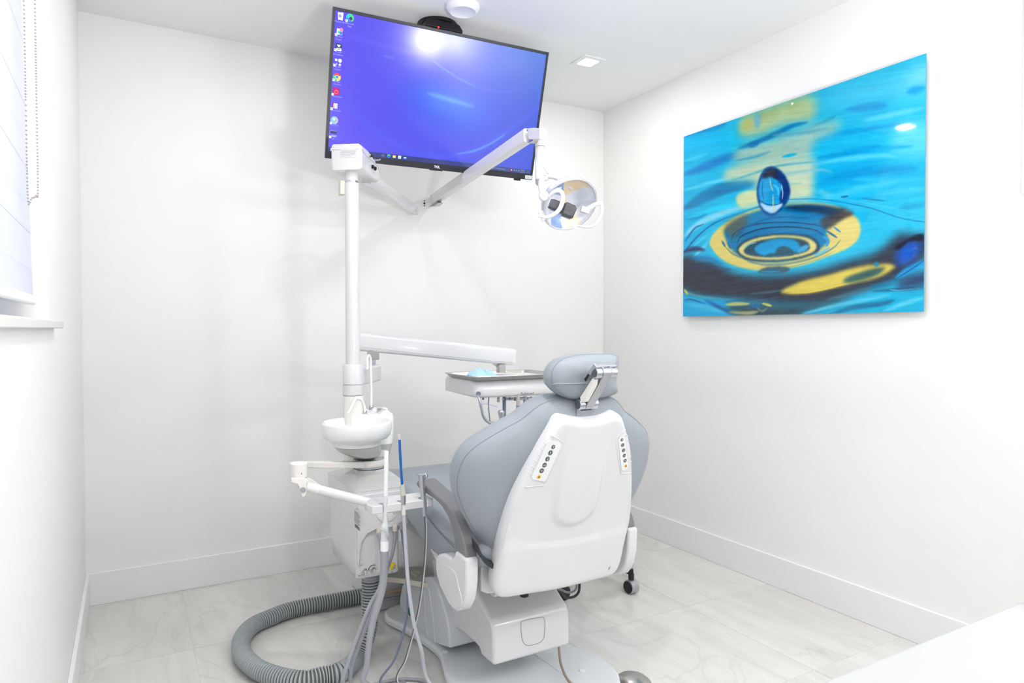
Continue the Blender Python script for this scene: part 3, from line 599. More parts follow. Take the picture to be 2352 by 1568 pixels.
# dark trough and lower water
cv.poly([(75, 1160), (150, 1180), (230, 1195), (330, 1245), (470, 1268), (640, 1262), (800, 1236), (960, 1190), (1100, 1150), (1190, 1090), (1240, 1040), (1330, 1040), (1400, 1060), (1400, 1150), (1330, 1210), (1230, 1290), (1120, 1330), (960, 1375), (820, 1420), (600, 1420), (400, 1398), (220, 1388), (60, 1330)], (40, 45, 60), 14, 1)
cv.line([(75, 1135), (130, 1120), (185, 1125)], 26, (34, 44, 90), 16, .9); cv.line([(110, 1175), (200, 1170), (280, 1200)], 20, (0, 110, 190), 14, .6); cv.line([(75, 1215), (200, 1220), (330, 1230)], 14, (40, 50, 100), 14, .6)
cv.line([(75, 1345), (120, 1370), (200, 1385), (330, 1398)], 12, (110, 150, 140), 8, .8); cv.line([(75, 1340), (95, 1370)], 12, (216, 200, 60), 6, .9)
cv.poly([(75, 1395), (200, 1390), (330, 1405), (380, 1430), (300, 1490), (60, 1500)], (0, 164, 220), 12, .95); cv.line([(75, 1420), (200, 1440), (300, 1470)], 26, (86, 196, 228), 16, .6); cv.line([(190, 1400), (270, 1440), (350, 1475)], 20, (0, 80, 150), 14, .8); cv.line([(75, 1400), (110, 1395), (190, 1420)], 8, (0, 70, 140), 6, .8)
cv.poly([(300, 1430), (420, 1420), (600, 1425), (760, 1420), (900, 1400), (1000, 1370), (900, 1440), (700, 1480), (400, 1490)], (44, 62, 72), 14, .95)
cv.line([(300, 1425), (360, 1420), (430, 1420)], 20, (190, 190, 110), 8, .9); cv.line([(320, 1465), (420, 1470), (480, 1462)], 20, (170, 176, 120), 10, .8); cv.line([(440, 1432), (490, 1430)], 20, (0, 100, 170), 8, .8); cv.line([(500, 1418), (530, 1425), (552, 1432)], 14, (206, 200, 90), 5, .9); cv.line([(470, 1440), (500, 1460), (530, 1440)], 12, (110, 130, 110), 6, .8)
cv.poly([(700, 1495), (860, 1440), (1050, 1395), (1220, 1345), (1400, 1320), (1400, 1500)], (0, 168, 212), 12, .95)
cv.line([(720, 1475), (900, 1430), (1080, 1395), (1200, 1370)], 20, (92, 196, 224), 12, .8); cv.line([(860, 1480), (1000, 1440), (1150, 1420), (1220, 1400)], 28, (0, 104, 146), 14, .9); cv.line([(1160, 1460), (1300, 1410), (1390, 1385)], 26, (110, 204, 228), 16, .7)
cv.line([(850, 1400), (960, 1370), (1100, 1330)], 16, (70, 110, 120), 12, .6); cv.line([(1100, 1352), (1250, 1340), (1390, 1330)], 20, (0, 104, 146), 8, .9); cv.line([(1195, 1342), (1250, 1346), (1390, 1330)], 5, (120, 214, 220), 3, .8)
cv.poly([(1240, 1290), (1320, 1260), (1400, 1240), (1400, 1310), (1300, 1335), (1240, 1330)], (32, 44, 84), 12, .9); cv.line([(1230, 1280), (1310, 1230), (1390, 1190)], 36, (0, 146, 214), 14, .9); cv.line([(1220, 1290), (1300, 1240), (1390, 1180)], 6, (0, 60, 110), 4, .8)
cv.line([(1090, 1330), (1180, 1310), (1240, 1290)], 20, (0, 110, 160), 16, .8)
cv.poly([(600, 1356), (650, 1325), (740, 1290), (860, 1262), (980, 1228), (1100, 1207), (1228, 1204), (1200, 1240), (1120, 1280), (1000, 1308), (880, 1335), (780, 1358), (680, 1368)], (212, 194, 84), 7, 1)
cv.line([(640, 1362), (780, 1352), (960, 1310), (1120, 1270)], 10, (232, 210, 70), 6, .7)
cv.poly([(940, 1298), (975, 1270), (1060, 1240), (1130, 1222), (1175, 1222), (1130, 1262), (1060, 1288), (985, 1305)], (44, 84, 84), 8, 1); cv.line([(430, 1365), (520, 1358), (620, 1345)], 10, (60, 110, 120), 8, .7)
cv.poly([(1205, 1160), (1225, 1110), (1290, 1072), (1380, 1060), (1390, 1110), (1330, 1190), (1260, 1220), (1210, 1200)], (40, 46, 66), 10, .8)
cv.poly([(1235, 1190), (1235, 1130), (1290, 1085), (1345, 1074), (1368, 1100), (1345, 1160), (1295, 1205), (1255, 1212)], (12, 84, 190), 12, 1); cv.poly([(1222, 1112), (1260, 1085), (1340, 1045), (1375, 1042), (1378, 1072), (1300, 1080), (1245, 1125)], (12, 18, 36), 5, 1)
cv.poly(disc(1124, 1203, 13), (0, 124, 176), 3, 1)
cv.poly([(480, 1250), (500, 1228), (560, 1215), (625, 1216), (652, 1232), (620, 1250), (540, 1256)], (52, 88, 104), 4, .95); cv.line([(490, 1245), (600, 1243)], 8, (0, 150, 206), 3, .8)
# the drop
dp = [(545, 670), (590, 684), (628, 725), (653, 790), (645, 850), (605, 905), (555, 940), (505, 920), (478, 865), (470, 800), (484, 735), (508, 690)]
cv.poly(dp, (6, 66, 134), 2, 1); cv.poly([(545, 700), (590, 715), (625, 760), (630, 830), (600, 885), (555, 925), (512, 905), (488, 855), (482, 800), (495, 740)], (18, 150, 208), 5, 1)
cv.poly([(500, 730), (520, 695), (550, 682), (590, 695), (605, 735), (585, 745), (550, 728), (515, 735)], (30, 38, 62), 4, 1); cv.poly([(588, 700), (625, 730), (645, 800), (625, 860), (600, 880), (598, 820), (612, 780), (585, 745)], (10, 44, 106), 5, .95)
cv.poly([(490, 868), (540, 885), (612, 872), (590, 905), (556, 925), (512, 905)], (176, 214, 232), 4, .95); cv.line([(480, 850), (520, 875), (570, 880), (618, 862)], 6, (0, 70, 140), 3, .9); cv.line([(505, 750), (500, 800), (510, 860)], 5, (0, 90, 160), 4, .8)
cv.line([(543, 735), (548, 775), (562, 808)], 6, (176, 190, 120), 3, .9); cv.line([(560, 820), (560, 870), (562, 918)], 6, (206, 206, 110), 3, .8); cv.line([(604, 770), (612, 810), (610, 850)], 5, (210, 235, 250), 3, .8); cv.line([(560, 770), (585, 790), (590, 830)], 14, (90, 196, 236), 6, .7)
cv.noise(150, 9, -.14, 16, 3, (.5, .8, .8)); cv.noise(60, 5, -.1, 10, 4, (.6, .8, .8)); cv.noise(18, 18, 0, 5, 5)
cv.build('art_print', 'art_print', pic)
# ---------------------------------------------------------------- dental chair
XC = 1.27
ch = thing('dental_chair', (XC, -1.3, 0), 'grey leather dental chair with white backrest shell seen from behind', 'dental chair')
# base plate
bp = smooth_closed([(1.02, -.78, 0), (1.045, -.88, 0), (1.075, -1.02, 0), (1.085, -1.14, 0), (1.06, -1.24, 0), (1.035, -1.34, 0), (1.04, -1.5, 0), (1.10, -1.64, 0), (1.27, -1.70, 0), (1.42, -1.68, 0), (1.52, -1.60, 0), (1.553, -1.50, 0), (1.545, -1.40, 0), (1.50, -1.29, 0), (1.455, -1.14, 0), (1.46, -1.0, 0), (1.5, -.85, 0), (1.47, -.72, 0), (1.27, -.68, 0), (1.07, -.70, 0)], 5)
prism('base_plate', [(p.x, p.y, .001) for p in bp], (0, 0, .031), 'plastic_cool', ch, bevel=.012, seg=4)
tube('base_groove', [(1.37, -1.66, .0325), (1.372, -1.5, .0325), (1.36, -1.3, .0325)], .0008, 'plastic_cool', ch, n=4, ns=6)
for x, y in ((1.44, -1.50), (1.105, -1.16)): lathe('screw_cap', [(.012, 0), (.011, .003), (.004, .005), (0, .005)], (x, y, .032), 'plastic_cool', ch, ns=16)
# side tower of the lift
tp = [P(a, b, 0, 1.1) for a, b in [(923, 1343), (918, 1372), (917, 1399), (960, 1440), (1000, 1479), (1033, 1489), (1031, 1450), (1024, 1410), (1012, 1372), (1003, 1345), (990, 1325), (940, 1325)]]
prism('lift_tower', tp, (.2, 0, 0), 'plastic_cool', ch, bevel=.008)
for i_, a_ in enumerate([[(985, 1350), (993, 1400), (1000, 1475)], [(975, 1350), (978, 1420), (984, 1462)]]):
    tube('tower_rib', [P(x, y, 0, 1.0985) for x, y in a_], .003, 'plastic_cool', ch, n=5, ns=8)
# pump cover at the rear of the base
yz = [P(a, b, 0, 1.128) for a, b in [(1133.5, 1530.8), (1118, 1518), (1105, 1506), (1099, 1488), (1090, 1478), (1068.5, 1458), (1045, 1443), (1032, 1433), (1027, 1420), (1022, 1400)]]
yz += [V(1.128, -1.02, .18), V(1.128, -.98, .30)]
yz += [V(1.128, -1.2, .345), V(1.128, -1.34, .305)] + [V(1.128, p.y, p.z+.0) for p in reversed([P(a, b, 0, 1.412) for a, b in [(1309, 1420), (1308, 1402), (1303, 1385), (1292, 1369)]])]
v, f = prismg(yz, (.284, 0, 0)); mk('pump_cover', v, f, 'plastic', ch, bevel=.014, seg=5)
# access hatch on the pump cover
yr = -1.4725; hp = [P(a, b, 1, yr) for a, b in [(1197, 1430), (1205, 1424), (1242, 1417), (1251, 1422), (1251, 1452), (1247, 1469), (1236, 1477), (1214, 1482), (1203, 1476), (1198, 1458)]]
tube('hatch_seam', smooth_closed(hp, 3)+[hp[0]], .0007, 'seam', ch, n=0, ns=6)
# yoke and seat frame under the seat
box('seat_underframe', (1.10, -1.30, .36), (1.44, -.42, .455), 'plastic', ch, bevel=.02)
box('lift_cover', (1.16, -.95, .1), (1.4, -.55, .38), 'plastic', ch, bevel=.03)
prism('seat_pan', [(1.03, a, b) for a, b in [(-1.55, .40), (-1.4, .385), (-1.25, .385), (-1.17, .43), (-1.3, .432), (-1.55, .45)]], (.48, 0, 0), 'plastic', ch, bevel=.01)
lathe('back_hinge', cylp(.045, .36, .004), (1.09, -1.53, .40), 'plastic', ch, ax=(1, 0, 0))
for s in (0, 1): 
    q = [P(a, b, 1, -1.58) for a, b in ((1104, 1285), (1140, 1300), (1140, 1362), (1120, 1364), (1105, 1358))]
    if s: q = [V(2*XC-p.x, p.y, p.z) for p in q]
    prism('back_bracket', q, (0, .07, 0), 'plastic', ch, bevel=.006)
# seat and leg rest, one long cushion
def cush(name, prof, x0, x1, m, rings=((0, .0), (.012, .5), (.03, .86), (.06, 1.0)), parent=ch):
    cy = sum(p[0] for p in prof)/len(prof); n = len(prof)
    # section shrinks towards both sides for a padded edge
    def ring(x, k):
        out = []
        for i, (y, z) in enumerate(prof):
            a, b = prof[i-1], prof[(i+1) % n]; t = Vector((b[0]-a[0], b[1]-a[1])).normalized(); nr = Vector((-t.y, t.x))
            out.append(V(x, y+nr.x*k, z+nr.y*k))
        return out
    R = .022; L = []
    for dx, k in ((0, R), (.004, R*.55), (.012, R*.22), (.024, 0)): L.append(ring(x0+dx, k))
    for dx, k in ((.024, 0), (.012, R*.22), (.004, R*.55), (0, R)): L.append(ring(x1-dx, k))
    v, f = loftg(L); return mk(name, v, f, m, parent, angle=60)
sp_ = [(q.x, q.y) for q in smooth_closed([(-1.60, .475, 0), (-1.45, .440, 0), (-1.295, .426, 0), (-1.087, .470, 0), (-.94, .492, 0), (-.7, .48, 0), (-.62, .51, 0), (-.7, .578, 0), (-.94, .60, 0), (-1.15, .575, 0), (-1.35, .545, 0), (-1.55, .55, 0), (-1.62, .53, 0)], 5)]
seat = cush('seat', sp_, 1.0, 1.54, 'leather')
st = [P(a, b, 0, .9985) for a, b in [(979, 1183), (1000, 1210), (1022, 1233), (1043, 1250)]]; tube('seat_seam', st, .0009, 'leather_seam', seat, ns=6)
st = [P(a, b, 0, .9985) for a, b in [(983, 1190), (1003, 1216), (1024, 1238), (1043, 1257)]]; tube('seat_seam', st, .0009, 'leather_seam', seat, ns=6)
lp_ = [(q.x, q.y) for q in smooth_closed([(-.70, .49, 0), (-.5, .44, 0), (-.33, .42, 0), (-.29, .45, 0), (-.31, .483, 0), (-.5, .515, 0), (-.70, .56, 0)], 5)]
leg = cush('leg_rest', lp_, 1.03, 1.53, 'leather')
# clear film over the foot end
R_ = []
for x in (1.015, 1.0155, 1.15, 1.27, 1.40, 1.5445, 1.545):
    R_.append([V(x, -.80, .40 if x in (1.015, 1.545) else .592), V(x, -.55, .40 if x in (1.015, 1.545) else .532+.003*math.sin(x*30)), V(x, -.40, .38 if x in (1.015, 1.545) else .512), V(x, -.30, .38 if x in (1.015, 1.545) else .497), V(x, -.268, .38 if x in (1.015, 1.545) else .47), V(x, -.265, .37)])
n = 6; v = [p for r in R_ for p in r]; f = [(i*n+j, i*n+j+1, (i+1)*n+j+1, (i+1)*n+j) for i in range(len(R_)-1) for j in range(n-1)]
mk('protective_film', v, f, 'film', leg, angle=60)
# arm rests and their covers
def arm(mir):
    mx = (lambda p: V(2*XC-p.x, p.y, p.z)) if mir else (lambda p: p); s = -1 if mir else 1
    ap = [P(a, b, 0, .97) for a, b in [(955, 1108), (958, 1118), (966, 1125), (980, 1135), (998, 1147), (1014, 1163), (1029, 1188), (1038, 1215), (1043, 1244), (1045, 1262), (1071, 1283), (1067, 1255), (1057, 1218), (1043, 1183), (1023, 1154), (1000, 1135), (985, 1122), (972, 1110), (962, 1101)]]
    a_ = prism('arm_rest', [mx(p) for p in ap], (s*.058, 0, 0), 'arm_grey', ch, bevel=.006, seg=3)
    cp = [P(a, b, 0, .966) for a, b in [(1000, 1279), (1006, 1272), (1017, 1271), (1027, 1276), (1036, 1281), (1041, 1276), (1045, 1264), (1057, 1273), (1071, 1284), (1071, 1310), (1070, 1345), (1066, 1380), (1056, 1402), (1047, 1404), (1038, 1399), (1029, 1387), (1009, 1347), (1001, 1318), (999, 1296)]]
    prism('side_cover', [mx(p) for p in cp], (s*.040, 0, 0), 'plastic', ch, bevel=.009, seg=4)
    ip_ = [P(a, b, 0, .964) for a, b in [(1010, 1296), (1030, 1300), (1046, 1318), (1052, 1345), (1060, 1375), (1058, 1392), (1050, 1396), (1040, 1386), (1022, 1356), (1012, 1326)]]
    prism('side_panel', [mx(p) for p in [V(q.x, q.y, q.z) for q in smooth_closed(ip_, 3)]], (s*.004, 0, 0), 'plastic', ch, bevel=.003)
arm(False); arm(True)
box('arm_link', (1.0, -1.50, .42), (1.54, -1.44, .45), 'dark_grey', ch, bevel=.01)
# backrest: frame with local z towards the rear
BO = V(XC, -1.635, .40); BV = V(0, -.14, .505).normalized(); BF = frame(BO, (1, 0, 0), BV); BFi = BF.inverted(); BN = V(*BF.col[2][:3])
def bl_(px, py, z=0): q = BFi @ PN(px, py, BF @ V(0, 0, z), BN); return q
out_px = [(1336, 963), (1296, 957.5), (1284, 961), (1276, 970), (1256, 1002), (1223.5, 1058), (1191, 1123), (1172, 1172), (1158, 1220), (1146, 1280), (1139, 1320), (1135, 1345), (1137, 1362), (1152, 1372), (1210, 1364), (1274, 1354), (1330, 1341), (1370, 1330), (1400, 1321), (1414, 1310), (1423, 1290), (1431, 1255), (1438, 1225), (1446, 1190), (1450.5, 1141), (1452, 1088), (1449, 1034), (1443, 1003), (1437, 983), (1430, 960), (1422, 951), (1411, 949), (1395, 955), (1375, 960)]
so = smooth_closed([V(q.x, q.y, 0) for q in [bl_(a, b) for a, b in out_px]], 4)
ctr = V(sum(p.x for p in so)/len(so), .27, 0)
def smst(x, a, b): t = min(1, max(0, (x-a)/(b-a))); return t*t*(3-2*t)
vb0 = bl_(1160, 1253, .01); vb1 = bl_(1440, 1212, .01); vbm = bl_(1300, 1247, .01)
dc = bl_(1318, 1180, .01)
def shz(u, v):
    t = (u-vb0.x)/(vb1.x-vb0.x); vb = vb0.y*(1-t)+vb1.y*t - (4*t*(1-t))*(.5*(vb0.y+vb1.y)-vbm.y)
    k = smst(v, vb-.004, vb+.006); z = -.007*k*(1-smst(v, vb, vb+.26))
    r = math.hypot((u-dc.x)/.085, (v-dc.y-.03)/.075 if v < dc.y+.03 else 0); z += .010*(1-smst(r, .72, 1.0))*(1-smst(v, dc.y+.03, dc.y+.33))
    return z
rings = []
for s_, z_ in [(.985, -.045), (1.0, -.03), (1.0, -.012), (.994, -.002), (.98, .006), (.955, .0105), (.93, .012)]+[(.93-.93*i/34, .012) for i in range(1, 34)]:
    r = []
    for p in so:
        q = ctr+(p-ctr)*s_; 
        if .93 < s_ <= 1.0 or z_ < 0: q = p+(ctr-p).normalized()*((1-s_)*.30)
        r.append(BF @ V(q.x, q.y, z_+(shz(q.x, q.y) if s_ <= .955 else 0)))
    rings.append(r)
v, f = loftg(rings); shell = mk('backrest_shell', v, f, 'plastic', ch, angle=50)
# cushion
cl = [(1384, 903), (1336, 903), (1288, 907), (1253, 911), (1223, 925), (1186, 954), (1148, 975), (1100, 1003), (1066, 1029), (1047, 1058), (1038, 1096), (1042, 1133), (1055, 1166), (1076, 1205), (1090, 1235), (1102, 1262), (1114, 1285), (1130, 1297), (1150, 1302)]
L_ = []
for a, b in cl:
    q = bl_(a, b, -.075)
    for _ in range(12): q = bl_(a, b, -.075-.055*(min(abs(q.x), .4)/.36)**2.2)
    L_.append(V(q.x, q.y, 0))
L_[0].x = 0; L_ = [L_[0]]+[q for q in L_[1:] if q.x < -.03]
co_ = L_ + [V(0, L_[-1].y-.003, 0)] + [V(-q.x, q.y, 0) for q in reversed(L_[1:])]
co_ = smooth_closed(co_, 5); cc = V(0, .27, 0)
wing = lambda u: -.055*(abs(u)/.36)**2.2
rings = []
for s_, z_ in [(.1, -.012), (.5, -.012), (.72, -.014), (.84, -.02), (.92, -.030), (.965, -.042), (.99, -.057), (1.0, -.075), (.995, -.095), (.975, -.112), (.93, -.126), (.85, -.134), (.6, -.128), (.1, -.12)]:
    rings.append([BF @ V(q.x, q.y, z_+wing(q.x)) for q in [cc+(p-cc)*s_ for p in co_]])
v, f = loftg(rings); cu = mk('backrest_cushion', v, f, 'leather', ch, angle=70)
def ringline(s_, z_, name, r=.0008, m='leather_seam', par=None, lo=None, hi=None):
    q = [cc+(p-cc)*s_ for p in co_]; q = [BF @ V(p.x, p.y, z_+wing(p.x)) for p in q]; q = q[lo:hi] if hi else q+[q[0]]
    return tube(name, q, r, m, par, n=0, ns=6)
ringline(.986, -.0535, 'stitching', .0008, par=cu)
# dark strip below the cushion
q = [bl_(a, b, -.02) for a, b in [(1099, 1252), (1107, 1272), (1118, 1286), (1131, 1294), (1146, 1298), (1146, 1309), (1130, 1306), (1115, 1296), (1103, 1278)]]
for s in (1,): prism('lower_gasket', [BF @ V(s*p.x, p.y, -.02) for p in q], BN*-.05, 'strip_black', ch, bevel=.002)
# keypads printed on the shell
def deco(name, pts, m, par, z0=.0125, t=.0012, bevel=.0004):
    return prism(name, [BF @ V(q.x, q.y, z0) for q in [bl_(a, b, z0) for a, b in pts]], BN*t, m, par, smooth=False)
for mem, bts, sx in (([(1258, 1013), (1263, 1010), (1284, 1015), (1288, 1021), (1286, 1028), (1255, 1100), (1250, 1106), (1224, 1101), (1221, 1095), (1223, 1089)], [(1271, 1026.4), (1264.5, 1039.8), (1257.8, 1054), (1251, 1068), (1244.4, 1081), (1238, 1095)], 1.0),
                     ([(1422, 1004), (1427, 998), (1432, 998), (1435, 1002), (1442, 1068), (1441, 1077), (1430, 1081), (1427, 1078), (1420, 1010)], [(1428.7, 1010), (1430.5, 1022), (1432.4, 1034), (1434.3, 1046), (1436, 1057.7), (1437.5, 1069.8)], .8)):
    kp = deco('keypad', mem, 'keypad', ch, .0122, .0012)
    for i, (a, b) in enumerate(bts):
        q = bl_(a, b, .014); r = (.0062 if i in (0, 5) else .0073)*sx
        bt = lathe('button', [(r, 0), (r*.95, .0006), (0, .0007)], BF @ V(q.x, q.y, .0134), 'button_yellow' if i == 5 else 'button_grey', kp, ax=BN, ns=20)
        G = BF.copy(); G.translation = BF @ V(q.x, q.y, .0143)
        if i in (0, 5): text('button_symbol', 'PA'[i > 0], r*1.5, 'label_paper' if i == 0 else 'ink', bt, G, 0, -r*.5, 'CENTER', 0, .0001)
        else:
            # arrow symbols
            d = (1, -1, 1, -1)[i-1]; pts = [(-.0006, -.004*d), (.0006, -.004*d), (.0006, .001*d), (.0022, .001*d), (0, .0045*d), (-.0022, .001*d), (-.0006, .001*d)] if i < 3 else [(-.0045, -.0006), (.001, -.0006), (.001, -.002), (.0045, 0), (.001, .002), (.001, .0006), (-.0045, .0006)]
            mk('button_symbol', [G @ V(x*sx*d if i > 2 else x*sx, y*sx, .0002) for x, y in pts], [tuple(range(7))], 'label_paper', bt, smooth=False)
for (a, b), (c, d) in zip([(1247.5, 1014.5), (1240.5, 1028.5), (1233.5, 1041), (1226.3, 1056), (1219.5, 1069), (1211.5, 1082.6)], [(1257, 1021), (1249.5, 1033), (1242.8, 1047), (1236.4, 1061.7), (1229.4, 1075), (1223.5, 1090)]):
    tube('grip_rib', [BF @ V(q.x, q.y, .0115) for q in (bl_(a, b, .012), bl_(c, d, .012))], .0016, 'plastic', ch, n=1, ns=8)
for i in range(6):
    a = (1439+i*1.7, 999.6+i*11.8); tube('grip_rib', [BF @ V(q.x, q.y, .0105) for q in (bl_(a[0]-2.5, a[1]-1, .012), bl_(a[0]+4, a[1]+2, .012))], .0016, 'plastic', ch, n=1, ns=8)
tube('keypad_surround', [BF @ V(q.x, q.y, .0115) for q in [bl_(a, b, .012) for a, b in [(1267, 1000), (1290, 1013), (1294, 1020), (1291, 1030), (1252, 1110), (1246, 1114), (1208, 1119)]]], .0018, 'plastic', ch, n=5, ns=8)
tube('keypad_surround', [BF @ V(q.x, q.y, .0115) for q in [bl_(a, b, .012) for a, b in [(1437, 986), (1418, 1004), (1415, 1020), (1425, 1080), (1430, 1087), (1448, 1086)]]], .0016, 'plastic', ch, n=5, ns=8)
# black walking mark low on the shell
q = bl_(1399, 1304, .013)
for p in ([(-.001, .002), (.002, .003), (.001, -.001), (-.001, -.001)], [(0, 0), (.0015, -.006), (.0025, -.0055), (.001, 0)], [(0, 0), (-.003, -.006), (-.0035, -.0052), (-.001, .0005)], [(.001, .002), (.004, .001), (.004, .0018), (.001, .003)]):
    mk('figure_mark', [BF @ V(q.x+a, q.y+b, .0136) for a, b in p], [(0, 1, 2, 3)], 'ink', ch, smooth=False)
mk('figure_mark', [BF @ V(q.x+.0025+.0011*math.cos(k), q.y+.0045+.0011*math.sin(k), .0136) for k in range(6)], [tuple(range(6))], 'ink', ch, smooth=False)
# headrest post: U-plate, lower hinge, link, upper hinge
def xbox(name, x0, x1, pts, m, par, bevel=.0015):       # side profile in y,z extruded along x
    return prism(name, [V(x0, p[0], p[1]) for p in pts], (x1-x0, 0, 0), m, par, bevel=bevel, seg=2)
h0 = V(XC, -1.762, .938); h1 = V(XC, -1.842, 1.030)
ps = P(1350, 962, 1, -1.776)
pl = lambda u, v, z: BF @ V(u, v, z)
vb = (BFi @ ps).y; vt = (BFi @ h0).y; zf = (BFi @ h0).z
for a, b in (((-.030, vb-.01, zf-.008), (-.018, vt-.008, zf+.001)), ((.018, vb-.01, zf-.008), (.030, vt-.008, zf+.001)), ((-.018, vb-.01, zf-.008), (.018, vb+.016, zf+.001))):
    v, f = boxg(a, b); mk('post_plate', [BF @ Vector(q) for q in v], f, 'satin', ch, bevel=.001, seg=2)
v, f = boxg((-.036, vb-.014, zf-.012), (.036, vb-.009, zf+.008)); mk('post_slot', [BF @ Vector(q) for q in v], f, 'black', ch, bevel=.001)
for c_, w_ in ((h0, .031), (h1, .034)):
    for s in (-1, 1):
        k = lathe('hinge_barrel', cylp(.0150, .019, .0015), c_+V(s*(w_-.019) if s > 0 else -w_, 0, 0), 'chrome', ch, ax=(1, 0, 0))
        lathe('hinge_cap', [(0, 0), (.0118, 0), (.0114, .001), (0, .001)], c_+V(s*(w_+.0002), 0, 0), 'dark_grey', k, ax=(s, 0, 0), ns=24)
    lathe('hinge_pin', cylp(.015, 2*w_-.04, .001), c_+V(-w_+.02, 0, 0), 'satin', ch, ax=(1, 0, 0))
d_ = (h1-h0).normalized(); nn = V(0, -d_.z, d_.y)
if nn.y > 0: nn = -nn
lk = [h0+nn*.000+d_*.0, h0+nn*.013+d_*.0, h1+nn*.0145-d_*.0, h1+nn*.002]
prism('headrest_link', [V(XC-.011, p.y, p.z) for p in lk], (.027, 0, 0), 'satin', ch, bevel=.002)
lv = [h0+nn*.004+d_*.012, h0+nn*.0145+d_*.026, h1+nn*.0135-d_*.034, h1+nn*.006-d_*.018, h1-nn*.002-d_*.02, h0-nn*.008+d_*.02]
prism('release_lever', [V(XC-.030, p.y, p.z) for p in lv], (.0165, 0, 0), 'plastic_warm', ch, bevel=.003)
mq = [h1-nn*.004+d_*.020, h1-nn*.016+d_*.020, h1-nn*.024-d_*.044, h1-nn*.014-d_*.046]
prism('headrest_mount', [V(XC-.036, p.y, p.z) for p in mq], (.070, 0, 0), 'satin', ch, bevel=.002)
mq = [h1-nn*.002+d_*.018, h1-nn*.02+d_*.018, h1-nn*.02-d_*.016, h1-nn*.0-d_*.012]
for xx in (XC-.013, XC+.013): prism('mount_lug', [V(xx-.004, p.y, p.z) for p in mq], (.008, 0, 0), 'chrome', ch, bevel=.001)
mq = [h1-nn*.010-d_*.018, h1-nn*.016-d_*.018, h1-nn*.019-d_*.042, h1-nn*.011-d_*.042]
prism('mount_catch', [V(XC-.0375, p.y, p.z) for p in mq], (.003, 0, 0), 'black', ch, bevel=.0005)
# headrest cushion
hy = -1.745
hl = [P(a, b, 1, hy) for a, b in [(1340, 812), (1320, 813.5), (1294, 819.5), (1274, 831), (1263, 848), (1260, 866), (1263, 882), (1268, 888), (1281, 901), (1297, 911), (1316, 917)]]
hr = [P(a, b, 1, hy) for a, b in [(1336, 919), (1365, 917), (1395, 912), (1416, 903), (1418, 893), (1414, 878), (1416, 850), (1417, 828), (1414, 818), (1402, 811.5), (1362, 811)]]
ho = smooth_closed(hl+hr, 4); hc = sum(ho, Vector())/len(ho)
rings = []
for s_, dy in [(.08, -.034), (.4, -.034), (.62, -.032), (.78, -.028), (.88, -.021), (.95, -.012), (.99, 0), (1.0, .012), (.99, .026), (.95, .038), (.86, .048), (.6, .05), (.1, .046)]:
    rings.append([V(hc.x+(p.x-hc.x)*s_, hc.y+dy-.04*(p.z-hc.z)*2, hc.z+(p.z-hc.z)*s_) for p in ho])
v, f = loftg(rings); he = mk('headrest_cushion', v, f, 'leather', ch, angle=70)
def hring(i0, i1, s_, dy, name='stitching'):
    n = len(ho); q = [ho[i % n] for i in range(i0, i1)]; tube(name, [V(hc.x+(p.x-hc.x)*s_, hc.y+dy-.04*(p.z-hc.z)*2, hc.z+(p.z-hc.z)*s_) for p in q], .0007, 'leather_seam', he, n=0, ns=6)
hring(0, len(ho)+1, .972, -.0075)
tube('welt', [P(a, b, 1, hy-.030+.028*k) for a, b, k in [(1264, 884, 1.2), (1280, 881, .4), (1310, 881, 0), (1348, 880, 0)]], .0022, 'leather', he, n=6, ns=8)
# hoses under the backrest
tube('looped_hose', [V(1.36, -1.35, .26), P(1284, 1359, 1, -1.38), P(1300, 1371, 1, -1.38), P(1318, 1370, 1, -1.38), P(1329, 1359, 1, -1.38), P(1331, 1340, 1, -1.38), P(1330, 1320, 1, -1.38)], .0045, 'strip_black', ch)
tube('looped_hose', [V(1.36, -1.33, .27), P(1282, 1352, 1, -1.36), P(1300, 1359, 1, -1.36), P(1314, 1359, 1, -1.36), P(1323, 1352, 1, -1.36), P(1325, 1338, 1, -1.36), P(1324, 1320, 1, -1.36)], .004, 'hose_grey', ch)
lathe('rubber_foot', cylp(.014, .02), P(1204, 1372, 1, -1.5)+V(0, 0, .004), 'black', ch)
# foot control and its cable
fc = P(1440, 1574, 2, .0)
lathe('foot_control', [(.062, .0005), (.064, .006), (.06, .016), (.045, .028), (.02, .034), (0, .035)][::1], (fc.x+.012, fc.y-.012, 0), 'steel', ns=40); tagit(bpy.data.objects['foot_control'], 'domed shiny metal foot control cut by the bottom frame edge', 'foot control')
ck = tube('foot_control_cable', [V(1.376, -1.455, .16), P(1284.5, 1495, 1, -1.462), P(1290, 1530, 1, -1.50), P(1310, 1568, 2, .045), V(1.36, -1.66, .037), V(1.40, -1.72, .0375), V(1.47, -1.70, .02), V(1.51, -1.67, .008)], .0042, 'brown_cable'); tagit(ck, 'brown cable coming out under the white pump cover', 'cable')
